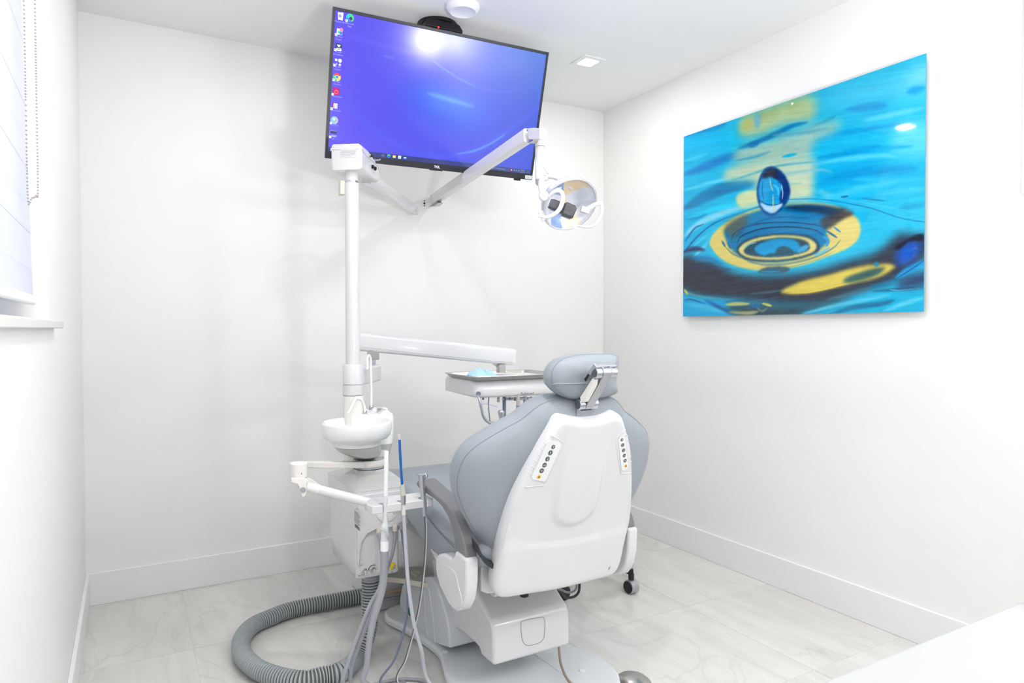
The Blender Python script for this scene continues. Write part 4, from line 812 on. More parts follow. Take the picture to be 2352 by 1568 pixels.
# ---------------------------------------------------------------- stool behind the chair
SX, SY = 1.965, -.76
sl = thing('rolling_stool', (SX, SY, 0), 'black rolling stool behind the chair with only its casters showing', 'stool')
lathe('seat', [(0, 0), (.165, 0), (.175, .012), (.172, .05), (.15, .062), (0, .064)], (SX, SY, .44), 'leather', sl)
lathe('gas_column', cylp(.022, .30, .002), (SX, SY, .14), 'chrome', sl)
lathe('hub', cylp(.04, .07, .004), (SX, SY, .10), 'black', sl)
a0 = math.atan2(-1.01-SY, 2.048-SX)
for k in range(5):
    a = a0+k*math.radians(72)*-1; ca, sa = math.cos(a), math.sin(a); r = .263; p = V(SX+ca*r, SY+sa*r, 0)
    lg = prism('leg', [V(SX, SY, .11)+V(-sa*.02, ca*.02, 0), V(SX, SY, .11)+V(sa*.02, -ca*.02, 0), p+V(sa*.012, -ca*.012, .082), p+V(ca*.012, sa*.012, .082), p+V(-sa*.012, ca*.012, .082)], (0, 0, .024), 'black', sl, bevel=.003)
    lathe('caster_stem', [(.007, .05), (.007, .058), (.012, .06), (.013, .085)], p, 'black', lg, ns=16)
    ax = V(RGT.x*.80+FWD.x*.60, RGT.y*.80+FWD.y*.60, 0).normalized() if k == 0 else V(math.cos(a+1.2), math.sin(a+1.2), 0)
    w = lathe('caster_wheel', [(0, -.021), (.024, -.021), (.0292, -.018), (.030, -.012), (.030, .019), (.027, .021), (0, .021)], p+V(0, 0, .0305), 'satin' if k == 0 else 'black', lg, ax=ax, ns=28)
    lathe('wheel_cap', [(0, .0), (.0262, 0), (.025, .002), (0, .003)], p+V(0, 0, .0305)+(-ax*.0212 if ax.dot(FWD) > 0 else ax*.0212), 'black', lg, ax=(-ax if ax.dot(FWD) > 0 else ax), ns=24)
# ---------------------------------------------------------------- spittoon unit left of the chair
un = thing('cuspidor_unit', (.93, -.82, .2), 'white water unit with round spittoon bowl left of the chair', 'dental unit')
ux0, ux1, uy0, uy1 = .842, 1.0, -1.0, -.640
# cabinet: lower box with slanted foot, upper part flaring
def usec(z, dx0, dx1, dy0, dy1, r=.016): return [V((ux0+ux1)/2+(dx1-dx0)/2+a, (uy0+uy1)/2+(dy1-dy0)/2+b, z) for a, b in rrect(ux1-ux0+dx0+dx1, uy1-uy0+dy0+dy1, r)]
zb = P(819, 1332, 1, uy0).z; R = .016
L = [usec(zb, -.004, -.004, -.004, -.05), usec(zb+.004, 0, 0, 0, -.045), usec(.33, 0, 0, 0, -.005), usec(.345, 0, 0, 0, 0), usec(.47, 0, 0, 0, 0), usec(.52, .002, .006, 0, .0), usec(.55, .004, .024, .004, .01), usec(.584, .006, .032, .004, .01)]
v, f = loftg(L); mk('cabinet', v, f, 'plastic', un, angle=50)
NC = V(.934, -.86, 0)
def circ(z, r, k=0): 
    n = len(rrect(1, 1, .1)); base = rrect(1, 1, .3)
    return [V(NC.x+r*math.cos(math.atan2(b, a)), NC.y+r*math.sin(math.atan2(b, a)), z) for a, b in base]
def mixr(a, b, t): return [p.lerp(q, t) for p, q in zip(a, b)]
top = usec(.586, .007, .033, .005, .01, .03); tc2 = circ(.626, .062)
L = [usec(.5835, .0075, .0335, .0055, .01, .02), usec(.586, .006, .032, .004, .008, .02), mixr(top, circ(.6, .062), .28), mixr(top, circ(.612, .062), .62), mixr(top, circ(.62, .062), .9), circ(.628, .0595), circ(.634, .058)]
L[2] = [V(p.x, p.y, .602) for p in L[2]]; L[3] = [V(p.x, p.y, .616) for p in L[3]]; L[4] = [V(p.x, p.y, .624) for p in L[4]]
v, f = loftg(L); mk('shoulder', v, f, 'plastic_grey', un, angle=60)
lathe('neck', [(.054, .600), (.0555, .636), (.0555, .668)], NC, 'plastic_grey', un); lathe('neck_seam', [(.0572, .6345), (.0572, .637)], NC, 'seam_dark', un)
# faceplate recess: an arched outline on the front with the controls below it
yf = uy0-.0004
0 and tube('panel_arch', [P(a, b, 1, uy0) for a, b in [(824, 1300), (824, 1262), (828, 1240), (842, 1222), (862, 1214), (890, 1211), (912, 1207)]], .0022, 'plastic', un, ns=8)
tube('panel_edge', [P(a, b, 1, uy0) for a, b in [(812, 1158), (812.5, 1200), (813, 1260), (814, 1322)]], .0006, 'seam', un, ns=6) if 0 else None
lathe('round_badge', [(.040, 0), (.040, .003), (.037, .005), (0, .005)], P(889, 1172, 1, uy0-.0125), 'white_tip', un, ax=(0, -1, 0))
lp = thing and box('rating_label', (ux0-.0008, 0, 0), (ux0, .001, .001), 'label_paper', un)
bpy.data.objects.remove(lp)
lq = [P(a, b, 0, ux0-.0006) for a, b in [(813, 1167), (829, 1174), (829, 1209), (814.5, 1201)]]; lb = prism('rating_label', lq, (-.0005, 0, 0), 'label_paper', un, smooth=False)
LF = frame(P(813.5, 1168, 0, ux0-.0012), (lq[1]-lq[0]), (0, 0, 1))
for i in range(9): box('label_line', (0, 0, 0), (1, 1, 1), 'ink', lb) if 0 else None
ys, zs = lq[0].y, lq[0].z; ww = abs(lq[1].y-lq[0].y)
acc = []
for i in range(8):
    zz = zs-.006-.0052*i; acc.append(boxg((ux0-.0014, ys-ww*.9*(1 if i % 3 else .8), zz-.0009), (ux0-.0011, ys-ww*.08, zz+.0007)))
for i in range(11):
    yy = ys-ww*(.14+.07*i); acc.append(boxg((ux0-.0014, yy-ww*.018*(1+(i % 3)), zs-.062), (ux0-.0011, yy, zs-.050)))
mk('label_print', *join(*acc), 'ink', lb, smooth=False)
# control panel
cp_ = [P(a, b, 1, uy0-.0012) for a, b in [(822, 1301), (907, 1284), (912, 1288), (912, 1305), (826, 1325), (822, 1322)]]
prism('control_strip', cp_, (0, .002, 0), 'plastic', un, bevel=.0006)
for (a, b), r, h in (((837, 1313), .0115, .010), ((857, 1309), .0115, .012)):
    k = lathe('control_knob', [(r, 0), (r, .002), (r*.86, .003), (r*.86, .006), (r*.7, .006), (r*.7, h), (0, h)], P(a, b, 1, uy0-.001), 'steel', un, ax=(0, -1, 0), ns=24)
    c_ = P(a, b, 1, uy0-.001); box('knob_grip', (c_.x-.0022, c_.y-h-.005, c_.z-.007), (c_.x+.0022, c_.y-h+.001, c_.z+.007), 'label_paper', k, bevel=.001)
c_ = P(857, 1308, 1, uy0-.0012); tube('volume_arc', [c_+V(.0165*math.cos(math.radians(a)), 0, .0165*math.sin(math.radians(a))) for a in range(60, 200, 20)], .0014, 'ink', un, ns=6)
for i in range(3): c2 = P(827.5, 1303+i*6.5, 1, uy0-.0016); mk('arrow_mark', [c2+V(-.0014, 0, -.001*(1 if i < 2 else -1)), c2+V(.0014, 0, -.001*(1 if i < 2 else -1)), c2+V(0, 0, .002*(1 if i < 2 else -1))], [(0, 1, 2)], 'ink', un, smooth=False)
G = frame(P(822, 1299, 1, uy0-.0016), (1, 0, 0), (0, 0, 1)); text('printed_text', 'CITY', .0065, 'ink', un, G, .004, -.002, 'LEFT', 0)
G = frame(P(822, 1323, 1, uy0-.0016), (1, 0, 0), (0, 0, 1)); text('printed_text', 'BOTTLE', .0065, 'ink', un, G, .002, -.001, 'LEFT', 0)
G = frame(P(898, 1313, 1, uy0-.0016), (1, 0, 0), (0, 0, 1)); text('printed_text', 'AIR', .0055, 'ink', un, G, 0, -.003, 'LEFT', 0)
c_ = P(902, 1300, 1, uy0-.001)
q_ = lathe('air_socket', [(.0135, 0), (.0125, .003), (.008, .0035), (.008, .010), (.006, .012), (.003, .012), (.003, .006), (0, .006)], c_, 'yellow', un, ax=(0, -1, 0), ns=24)
lathe('socket_nozzle', [(.0075, 0), (.0075, .012), (.006, .014), (.0035, .014), (.0035, .008), (0, .008)], c_+V(.001, -.001, 0), 'steel', q_, ax=(0, -1, 0), ns=20)
# hose outlets under the front ledge
for a, b in ((870, 1219), (907, 1212), (921, 1208)):
    c_ = P(a, b, 1, uy0-.016); lathe('hose_socket', [(.0095, -.010), (.0085, .0), (.0095, .010), (.0085, .012), (0, .012)], c_, 'beige_plate' if a != 921 else 'hose_grey', un, ns=20)
cw = [P(a, b, 1, uy0) for a, b in [(821, 1137), (820, 1180), (819.5, 1296), (823, 1296), (825, 1264), (829, 1242), (842, 1223), (862, 1213), (890, 1209), (921, 1205), (934, 1200), (935, 1122), (880, 1128)]]
prism('front_cowl', [p+V(0, .004, 0) for p in cw], (0, -.017, 0), 'plastic', un, bevel=.006, seg=4)
# bowl on its neck and the rear deck
BC = P(820, 972, 1, -.92); BC = V(BC.x, -.92, 0); zr = .8155
lathe('bowl', [(.0, zr-.052), (.05, zr-.05), (.09, zr-.04), (.108, zr-.02), (.113, zr-.002), (.117, zr+.002), (.121, zr), (.1225, zr-.006), (.122, zr-.026), (.117, zr-.048), (.108, zr-.058), (.094, zr-.063), (.087, zr-.067), (.081, zr-.084), (.0, zr-.086)], BC, 'porcelain', un, ns=64, angle=60)
bz = zr-.085; r0 = .082
L = []
for t in range(9):
    k = t/8; r = r0*(1-k)**.0; a = k*math.pi/2*.8; rr = r0*math.cos(a)*.98+.0; cx_ = BC.x+(NC.x-BC.x)*k*.9; cy_ = BC.y+(NC.y-BC.y)*k*.9
    L.append([V(cx_+rr*math.cos(2*math.pi*j/40), cy_+rr*math.sin(2*math.pi*j/40), bz-.062*math.sin(a)) for j in range(40)])
v, f = loftg(L); mk('bowl_holder', v, f, 'plastic_grey', un, angle=70)
# column that carries bowl and deck
dk = [(P(812, 940, 1, -.83).x-.0, 0)]
xa, xb = P(802, 945, 1, -.83).x, P(903, 945, 1, -.83).x; ym = -.812
def dsec(z, w0, w1, d0, d1, r): return [V((xa-w0+xb+w1)/2+a, ym+(d1-d0)/2+b, z) for a, b in rrect(xb-xa+w0+w1, .10+d0+d1, r)]
L = [dsec(.655, -.045, -.02, -.01, -.01, .03), dsec(.69, -.035, -.015, .0, 0, .03), dsec(.715, -.02, -.006, .0, 0, .03), dsec(.76, -.004, .0, -.002, 0, .03), dsec(.815, -.004, .0, -.002, 0, .03), dsec(.8255, -.008, -.003, -.006, -.004, .03), dsec(.829, -.016, -.010, -.012, -.010, .03)]
v, f = loftg(L); mk('rear_deck', v, f, ['porcelain'], un, angle=60)
box('deck_ridge', (xa+.006, -.792, .80), (xb-.004, -.752, .844), 'porcelain', un, bevel=.010, seg=4)
hn = [P(a, b, 1, -.85) for a, b in [(866, 958), (876, 949), (884, 942), (891, 941), (897, 946), (900, 958), (902, 985), (899, 1000), (872, 1000), (866, 975)]]
prism('deck_horn', hn, (0, .045, 0), 'porcelain', un, bevel=.012, seg=4)
L = [dsec(.636, -.043, -.016, -.012, -.012, .03), dsec(.66, -.043, -.016, -.008, -.010, .03), dsec(.70, -.034, -.011, .001, 0, .03), dsec(.716, -.026, -.007, .006, 0, .03)]
v, f = loftg(L); mk('deck_column', v, f, 'plastic_grey', un, angle=60)
for a, b in ((832, 935), (874, 937)): c_ = P(a, b, 2, .844); lathe('deck_cap', [(.012, 0), (.012, .002), (0, .003)], c_, 'plastic_grey', un, ns=20)
for (a, b), nm in (((838, 949), 'rinse_spout'), ((852.5, 937), 'cup_filler')):
    c_ = P(a, b+1, 2, .844 if a > 840 else .829)
    lathe('chrome_nut', [(.0085, 0), (.009, .004), (.0088, .009), (.006, .0125), (0, .013)], c_, 'chrome', un, ns=24)
    yy = c_.y
    if a < 840: pts = [c_+V(0, 0, .01), P(836, 930, 1, yy), P(829.5, 917, 1, yy-.012), P(820, 914, 1, yy-.02), P(814, 920, 1, yy-.026), P(807, 936, 1, yy-.034), P(799.5, 949, 1, yy-.04)]
    else: pts = [c_+V(0, 0, .01), P(852.5, 900, 1, yy), P(851.5, 850, 1, yy), P(851, 826, 1, yy), P(848.5, 817, 1, yy-.004), P(845.5, 817, 1, yy-.008), P(843.5, 824, 1, yy-.012), P(843.5, 836, 1, yy-.012), P(843.5, 848, 1, yy-.012)]
    tube(nm, pts, .0052, 'porcelain', un, n=6)
# drain socket with ribbed hose
dcx = P(851, 1340, 1, -.93); lathe('drain_socket', [(.030, 0), (.030, .05)], (dcx.x, -.93, zb-.035), 'hose_grey', un)
def ribbed(name, pts, r, label):
    path = spline(pts, 40); d = [0]
    for a, b in zip(path, path[1:]): d.append(d[-1]+(b-a).length)
    tot = d[-1]; pitch = .0105; N = int(tot/pitch); P2 = []; rad = []; mi = []; j = 0; ns = 20
    prof = [(0, .0), (.10, 1), (.42, 1), (.52, 0)]
    for k in range(N):
        for fr, h in prof:
            s = (k+fr)*pitch
            while j < len(d)-2 and d[j+1] < s: j += 1
            t = (s-d[j])/max(1e-9, d[j+1]-d[j]); P2.append(path[j].lerp(path[j+1], t)); rad.append(r if h else r*.86)
    v, f = sweepg(P2, rad, ns, up=(0, 0, 1) if abs((path[1]-path[0]).normalized().z) < .9 else (1, 0, 0))
    mi = []
    for i in range(len(P2)-1): mi += [0 if i % 4 in (0, 1, 2) else 1]*ns  # groove floors darker: shade between the ribs put into the colour
    mi += [0, 0]
    o = mk(name, v, f, ['rib_light', 'rib_dark'], None, angle=40, mi=mi[:len(f)]); return o
rh = .0315
pts = [V(dcx.x, -.93, zb-.01), P(850, 1385, 1, -.935), P(847, 1420, 1, -.95), P(838, 1470, 1, -.985), P(817, 1515, 1, -1.03)]
pts[2] = P(849, 1425, 1, -.945)
pts += [P(a, b, 2, rh+.001) for a, b in [(786, 1540), (747, 1552), (690, 1563), (630, 1552), (585, 1532), (556, 1500), (556, 1465), (580, 1437), (620, 1418), (665, 1401), (723, 1388), (785, 1376), (834, 1367), (880, 1357), (930, 1346)]]
hz = ribbed('ribbed_drain_hose', pts, rh, ''); tagit(hz, 'thick grey ribbed hose looping across the floor from the white unit', 'hose')
# beige mounting plate joined to the chair
bpq = [P(a, b, 2, .222) for a, b in [(884, 1324), (893, 1316), (925, 1303), (960, 1299), (1003, 1303), (1022, 1320), (1030, 1345), (1010, 1343.5), (985, 1340), (960, 1335), (930, 1329), (905, 1326)]]
prism('mounting_plate', bpq, (0, 0, -.020), 'beige_plate', un, bevel=.003)
tq = [P(a, b, 2, .223) for a, b in [(943, 1316), (950, 1312), (958, 1314), (966, 1318), (961, 1321), (955, 1324), (949, 1321)]]
tis = mk('torn_tissue', tq+[p+V(.002*(-1)**i, .001, .006+.004*(i % 2)) for i, p in enumerate(tq)], [tuple(range(7))]+[(i, (i+1) % 7, 7+(i+1) % 7, 7+i) for i in range(7)]+[(7, 8, 9), (7, 9, 10), (7, 10, 11), (7, 11, 12), (7, 12, 13)], 'tissue', smooth=False); tagit(tis, 'small torn scrap of tissue on the beige plate', 'tissue')
# white junction box on the floor and its pipes
jb = thing('junction_box', (1.1, -.5, 0), 'low white box on the floor behind the unit with pipes', 'box')
box('housing', (1.02, -.652, 0), (1.30, -.315, .165), 'plastic', jb, bevel=.008)
for z_, m_ in ((.075, 'tan_hose'), (.048, 'hose_grey')): tube('pipe', [V(1.03, -.665, z_), V(1.08, -.675, z_+.004), V(1.16, -.69, z_+.006)], .007, m_, jb)
sk = [P(a, b, 0, 1.099) for a, b in [(934, 1390), (939, 1394), (942.5, 1400), (943, 1416), (936, 1408)]]
prism('green_sticker', sk, (-.0006, 0, 0), 'green', ch, smooth=False)
# ---------------------------------------------------------------- post and operating light
py_ = -.8; pc = P(811, 900, 1, py_); pxx_ = pc.x
z0 = P(811, 392, 1, py_).z
post = thing('operating_light', (pxx_, py_, .6), 'white dental operating light on a tall post with two folding arms', 'dental light')
zc1 = P(811, 836, 1, py_).z; zc2 = P(811, 882, 1, py_).z; zc3 = P(811, 907, 1, py_).z; ztop = P(811, 421, 1, py_).z
lathe('post_foot', [(.0372, .60), (.0372, zc3-.001)], (pxx_, py_, 0), 'plastic_warm', post)
lathe('collar', [(.0368, zc3+.001), (.0372, zc3+.002), (.0372, zc2-.001)], (pxx_, py_, 0), 'plastic', post)
lathe('collar', [(.0372, zc2+.0005), (.0372, zc1-.006), (.034, zc1), (.026, zc1)], (pxx_, py_, 0), 'plastic', post)
for z_ in (zc2, zc3): lathe('collar_joint', [(.0362, z_-.0012), (.0362, z_+.0012)], (pxx_, py_, 0), 'seam_dark', post)
lathe('pole', [(.0262, zc1-.004), (.0262, ztop-.002), (.0245, ztop)], (pxx_, py_, 0), 'plastic', post)
lathe('pole_ring', [(.0235, ztop), (.0235, ztop+.008)], (pxx_, py_, 0), 'chrome', post)
lathe('pole_neck', [(.0228, ztop+.008), (.0228, z0+.01)], (pxx_, py_, 0), 'plastic', post)
q = P(786, 430, 1, py_+.01); cl_ = box('switch_clip', (q.x-.0095, py_, P(786, 446, 1, py_).z), (q.x+.0085, py_+.03, P(786, 414, 1, py_).z), 'beige_plate', post, bevel=.002)
box('clip_bracket', (q.x+.008, py_+.004, P(786, 440, 1, py_).z), (pxx_-.02, py_+.02, P(786, 420, 1, py_).z), 'steel', post, bevel=.001)
A_ = V(math.sin(math.radians(36)), math.cos(math.radians(36)), 0); B_ = V(A_.y, -A_.x, 0)       # along the arm, to its right
bo = V(pxx_, py_, 0)-A_*.050-B_*.004; zt = PN(808, 330, bo, A_).z; zb_ = PN(808, 389, bo, A_).z; hw = .058
def arcpts(): return [(0.0, zb_), (.215, zb_-.002), (.226, zb_+.004), (.226, zb_+.040), (.200, zb_+.058), (.165, zb_+.074), (.125, zt-.008), (.085, zt-.001), (.05, zt), (.0, zt)]
prf = arcpts(); L = []
for w_, ins in ((-hw, .010), (-hw+.004, .004), (-hw+.011, 0), (hw-.011, 0), (hw-.004, .004), (hw, .010)):
    cz = (zt+zb_)/2; L.append([bo+A_*(max(s, 0) + (ins if s < .01 else (-ins if s > .2 else 0)))+B_*w_*1.0+V(0, 0, z+(ins if z < cz else -ins)) for s, z in prf])
v, f = loftg(L); cb = mk('control_box', v, f, 'plastic', post, angle=30)
hs = zt-.020
tube('box_seam', [bo-A_*.0005-B_*hw*.97+V(0, 0, hs), bo-A_*.0005+B_*hw*.8+V(0, 0, hs)], .0006, 'seam', cb, n=1, ns=6)
tube('box_seam', [bo+A_*.004+B_*(hw+.0003)+V(0, 0, hs), bo+A_*.06+B_*(hw+.0003)+V(0, 0, hs-.012), bo+A_*.16+B_*(hw+.0003)+V(0, 0, zb_+.058), bo+A_*.222+B_*(hw+.0003)+V(0, 0, zb_+.036)], .0006, 'seam', cb, n=5, ns=6)
lbq = [PN(a, b, bo-A_*.0008, A_) for a, b in [(781, 343.5), (818.5, 342.5), (818.5, 360.5), (781, 362.5)]]
lb = prism('caution_label', lbq, -A_*.0006, 'label_paper', cb, smooth=False)
G = frame(lbq[0]-A_*.0010, B_, (0, 0, 1))
for i, t_ in enumerate(('"CAUTION: Ensure dental', 'assist & bur remove cause.', 'bulky arriving in modified', 'service personnel.')):
    text('label_text', t_, .0052, 'label_ink', lb, G, .003, -.0075-.0058*i, 'LEFT', 0, .0)
bo2 = bo+B_*(hw+.0005)
def onside(a, b): return PN(a, b, bo2, B_)
c_ = onside(849, 357.5); lathe('push_button', [(.007, 0), (.007, .002), (.0045, .0025), (.0045, .009), (0, .009)], c_, 'steel', cb, ax=B_, ns=20); lathe('button_cap', cylp(.005, .008, .001), c_+B_*.004, 'black', cb, ax=B_, ns=20)
c_ = onside(861, 367); lathe('toggle_nut', [(.007, 0), (.0065, .004), (0, .004)], c_, 'chrome', cb, ax=B_, ns=6); tube('toggle_lever', [c_, c_+B_*.008+A_*.006, c_+B_*.022-A_*.001+V(0, 0, .001)], [.002, .0028], 'chrome', cb, n=3, ns=10)
for a, b in ((854.5, 383), (860, 387)): c_ = onside(a, b); lathe('fuse_cap', [(.0075, 0), (.0075, .006), (.005, .008), (0, .008)], c_, 'black', cb, ax=B_, ns=20)
G = frame(onside(846, 371)+B_*.0004, A_, (0, 0, 1)); text('printed_text', 'LOW', .0055, 'label_ink', cb, G, 0, 0, 'LEFT', 0)
G = frame(onside(857, 395)+B_*.0004, A_, (0, 0, 1)); text('printed_text', 'FUSE', .0055, 'label_ink', cb, G, 0, 0, 'LEFT', 0)
# first, level arm
pcz = V(pxx_, py_, 0)
def along(px, py):
    q = PN(px, py, pcz, B_); return (q-pcz).dot(A_), q.z
s1, z1 = along(951, 447); rs = [(a, b) for a, b in rrect(.030, .046, .005)]
aa = pcz+A_*.165+V(0, 0, zb_+.022); J = pcz+A_*s1+V(0, 0, zb_+.020)
v, f = sweepg([aa, J], [1, 1], sec=rrect(.046, .034, .006), up=B_); mk('level_arm', v, f, 'plastic', post, angle=50)
v, f = sweepg([aa, aa+A_*.09], [1, 1], sec=rrect(.052, .040, .006), up=B_); mk('arm_sleeve', v, f, 'plastic', post, angle=50)
J2 = P(975, 461, 1, J.y+.02)
DJ = (J2-CAMP).dot(FWD)
lathe('elbow_joint', cylp(.020, .05, .003), (J.x+.004, J.y+.004, J.z-.026), 'plastic', post)
K = PD(996, 459, DJ)
jv = (K-J); jv.z = 0; jn = jv.normalized()
v, f = sweepg([J+V(0, 0, -.001), K+V(0, 0, 0)], [1, 1], sec=rrect(.036, .030, .005), up=(-jn.y, jn.x, 0)); mk('elbow_block', v, f, 'plastic', post, angle=50)
for dz_ in (-.012, 0, .012): lathe('elbow_screw', [(0, 0), (.003 if dz_ else .005, 0), (.003 if dz_ else .005, .0015), (0, .0015)], J.lerp(K, .55)+V(0, 0, dz_)-FWD*.019, 'black', post, ax=-FWD, ns=12)
# spring arm up to the lamp head
E_ = PD(1213, 311, 2.47)
sa = (E_-K).normalized(); sup = sa.cross(V(0, 0, 1)).normalized()
K1 = K+sa*.0
v, f = sweepg([K1, E_], [1, 1], sec=rrect(.050, .036, .007), up=sup); mk('spring_arm', v, f, 'plastic', post, angle=50)
kn = sup if sup.dot(FWD) < 0 else -sup
for a, b in ((989.5, 450), (1211, 299)): c_ = PN(a, b, E_+kn*.019, kn); lathe('arm_screw', [(.004, 0), (.0035, .001), (0, .001)], c_, 'chrome', post, ax=kn, ns=16)
kq = [PN(a, b, K+kn*.0, kn) for a, b in [(982, 469), (997, 467), (1006, 462), (1013, 466), (1004, 473), (992, 475)]]; prism('hinge_cover', [p-kn*.012 for p in kq], kn*.024, 'steel', post, bevel=.001)
kq = [PN(a, b, E_, kn) for a, b in [(1210, 324), (1216, 320), (1229, 319), (1228, 324), (1219, 329)]]; prism('hinge_cover', [p-kn*.014 for p in kq], kn*.022, 'steel', post, bevel=.001)
# lamp drop tube
Dl = 2.47; T0 = PD(1240, 297, Dl); tw_ = 11.3*Dl/FPX
T1 = PD(1240, 337, Dl); T2 = PD(1239, 412, Dl-.0); TC = V(T0.x, T0.y, 0)
v, f = sweepg([E_-sa*.004, V(T0.x, T0.y, PD(1240, 314, Dl).z)], [1, 1], sec=rrect(.050, .030, .005), up=(0, 0, 1)); 
kq = [PN(a, b, E_+kn*.016, kn) for a, b in [(1209, 294.5), (1214, 294), (1225, 293), (1240, 294.5), (1240, 320), (1228, 319.5), (1214, 320)]]
prism('head_knuckle', kq, -kn*.032, 'plastic', post, bevel=.004)
lathe('drop_tube_top', [(tw_*1.03, T1.z+.001), (tw_*1.03, T0.z-.002), (tw_*.9, T0.z)], TC, 'plastic', post)
lathe('drop_tube', [(tw_*.97, T2.z), (tw_*.97, T1.z-.001)], TC, 'plastic', post)
lathe('drop_joint', [(tw_*.94, T1.z-.001), (tw_*.94, T1.z+.0015)], TC, 'seam', post)
T3 = PD(1239, 425, Dl); lathe('drop_cap', [(tw_*.7, T3.z), (tw_*.9, T3.z+.006), (tw_*.95, T2.z)], TC, 'steel', post)
gq = [PD(a, b, Dl) for a, b in [(1240, 370), (1246, 374), (1263, 401), (1258, 404), (1241, 404)]]; prism('gusset', [p-FWD*.008 for p in gq], FWD*.016, 'plastic', post, bevel=.002)
tube('gusset_rib', [PD(1243, 371, Dl-.008), PD(1252, 384, Dl-.008), PD(1264, 402, Dl-.008), PD(1272, 405, Dl-.012)], .006, 'plastic', post)
Dh = 2.42; C_ = PD(1308, 470, Dh)
Nn = (-FWD*.68+(RGT*.40-UPV*.90)*.73).normalized()
maj = (RGT*.91+UPV*.40); maj = (maj-Nn*maj.dot(Nn)).normalized(); mnr = Nn.cross(maj).normalized()
HD = bpy.data.objects.new('lamp_head', None)
bpy.data.objects.remove(HD)
rM = 63*Dh/FPX; rm = rM*1.02
def el(k, d, n=48): return [C_+maj*(rM*k*math.cos(2*math.pi*j/n))+mnr*(rm*k*math.sin(2*math.pi*j/n))+Nn*d for j in range(n)]
L = [el(1.0, .0), el(1.02, .004), el(1.045, .002), el(1.05, -.006), el(1.0, -.028), el(.85, -.046), el(.6, -.057), el(.3, -.062), el(.02, -.063)]
v, f = loftg(L, cap=False); hd = mk('lamp_shell', v, f, 'plastic', post, angle=60)
L = [el(.995, .0), el(.93, -.016), el(.8, -.03), el(.6, -.042), el(.4, -.049), el(.2, -.053), el(.02, -.054)]
v, f = loftg(L, cap=False)
MATS['mirror2'] = mat('facet_mirror', (226, 230, 240), .25, metal=.35); mat('tan_mirror', (240, 222, 192), .25, metal=.35); mat('blue_mirror', (150, 178, 224), .25, metal=.35)  # tan and blue sectors: room reflections put into the mirror's colour
mi = []
for i in range(6):
    for j in range(48): mi.append(1 if (j % 48 in range(2, 11)) or (34 <= j <= 37) else 2 if (11 <= j <= 17) or (28 <= j <= 31) else 0)
mk('reflector', v, f, ['facet_mirror', 'tan_mirror', 'blue_mirror'], hd, smooth=True, mi=mi)
L = [el(1.03, .003), el(1.06, .005), el(1.075, .001), el(1.06, -.004)]; v, f = loftg(L, cap=False, close=True); mk('clear_rim', v, f, 'film', hd)
# the dark bulb housing across the reflector
b0 = PD(1262, 467, Dh-.065); b1 = PD(1318, 489, Dh-.060); ba = (b1-b0).normalized(); 
v, f = sweepg([b0, b0+ba*.012, b0.lerp(b1, .55), b0.lerp(b1, .60), b1-ba*.006, b1], [.9, 1.05, 1.1, 1.45, 1.4, 1.2], sec=rrect(.034, .030, .008), up=-FWD); bh = mk('bulb_housing', v, f, 'dark_grey', post, angle=40)
for i in range(5):
    c_ = b1+ba*.0016; o_ = (UPV*.5+RGT*.5); w_ = ba.cross(-FWD).normalized()
    v, f = sweepg([c_-w_*.016+(-FWD)*.0+FWD*(i-2)*.0062, c_+w_*.016+FWD*(i-2)*.0062], [1, 1], sec=rrect(.0024, .003, .0005), up=ba); mk('vent_slot', v, f, 'black', bh)
for i in range(4):
    c_ = b0.lerp(b1, .74+.07*i)+(UPV*.9)*.0245-FWD*.004; v, f = sweepg([c_+FWD*.006, c_-FWD*.012-UPV*.004], [1, 1], sec=rrect(.0018, .003, .0005), up=UPV); mk('vent_slot', v, f, 'black', bh)
# yoke, pivot and the two grips
tube('yoke', [PD(1252, 412, Dh+.03), PD(1262, 405, Dh+.02), PD(1280, 409, Dh), PD(1298, 420, Dh), PD(1312, 432, Dh+.02)], .0085, 'plastic', post)
tube('yoke', [PD(1254, 410, Dh-.02), PD(1245, 412, Dh-.04), PD(1243, 428, Dh-.06), PD(1248, 444, Dh-.07), PD(1256, 456, Dh-.07)], [.009, .011, .012], 'plastic', post)
lathe('yoke_pivot', [(0, -.008), (.016, -.008), (.018, -.004), (.018, .004), (.016, .008), (0, .008)], PD(1249, 450, Dh-.075), 'plastic', post, ax=-FWD+RGT*.3)
tube('yoke_link', [PD(1262, 444, Dh-.05), PD(1275, 434, Dh-.04), PD(1289, 431, Dh-.03)], .004, 'plastic', post)
tube('grip_handle', [PD(1262, 452, Dh-.08), PD(1272, 441, Dh-.095), PD(1284, 438, Dh-.10), PD(1292, 446, Dh-.10), PD(1292, 462, Dh-.10), PD(1285, 480, Dh-.10), PD(1271, 493, Dh-.10), PD(1254, 499, Dh-.10), PD(1236, 495, Dh-.10)], [.0065, .0078, .0080, .007, .004], 'plastic', post)
tube('grip_handle', [PD(1340, 486, Dh-.03), PD(1356, 476, Dh-.03), PD(1368, 469, Dh-.03), PD(1379, 467, Dh-.03), PD(1383, 476, Dh-.03), PD(1381, 494, Dh-.03), PD(1370, 512, Dh-.03), PD(1352, 521, Dh-.03), PD(1326, 518, Dh-.03)], [.010, .0075, .0072, .0065, .004], 'plastic', post)
v, f = sweepg([PD(1334, 480, Dh-.05), PD(1352, 486, Dh-.045)], [1, 1], sec=rrect(.026, .02, .004), up=UPV); mk('grip_mount', v, f, 'plastic', post)
v, f = sweepg([PD(1242, 486, Dh-.03), PD(1252, 505, Dh-.03)], [1, 1], sec=rrect(.018, .02, .004), up=RGT); mk('grip_mount', v, f, 'plastic', post)
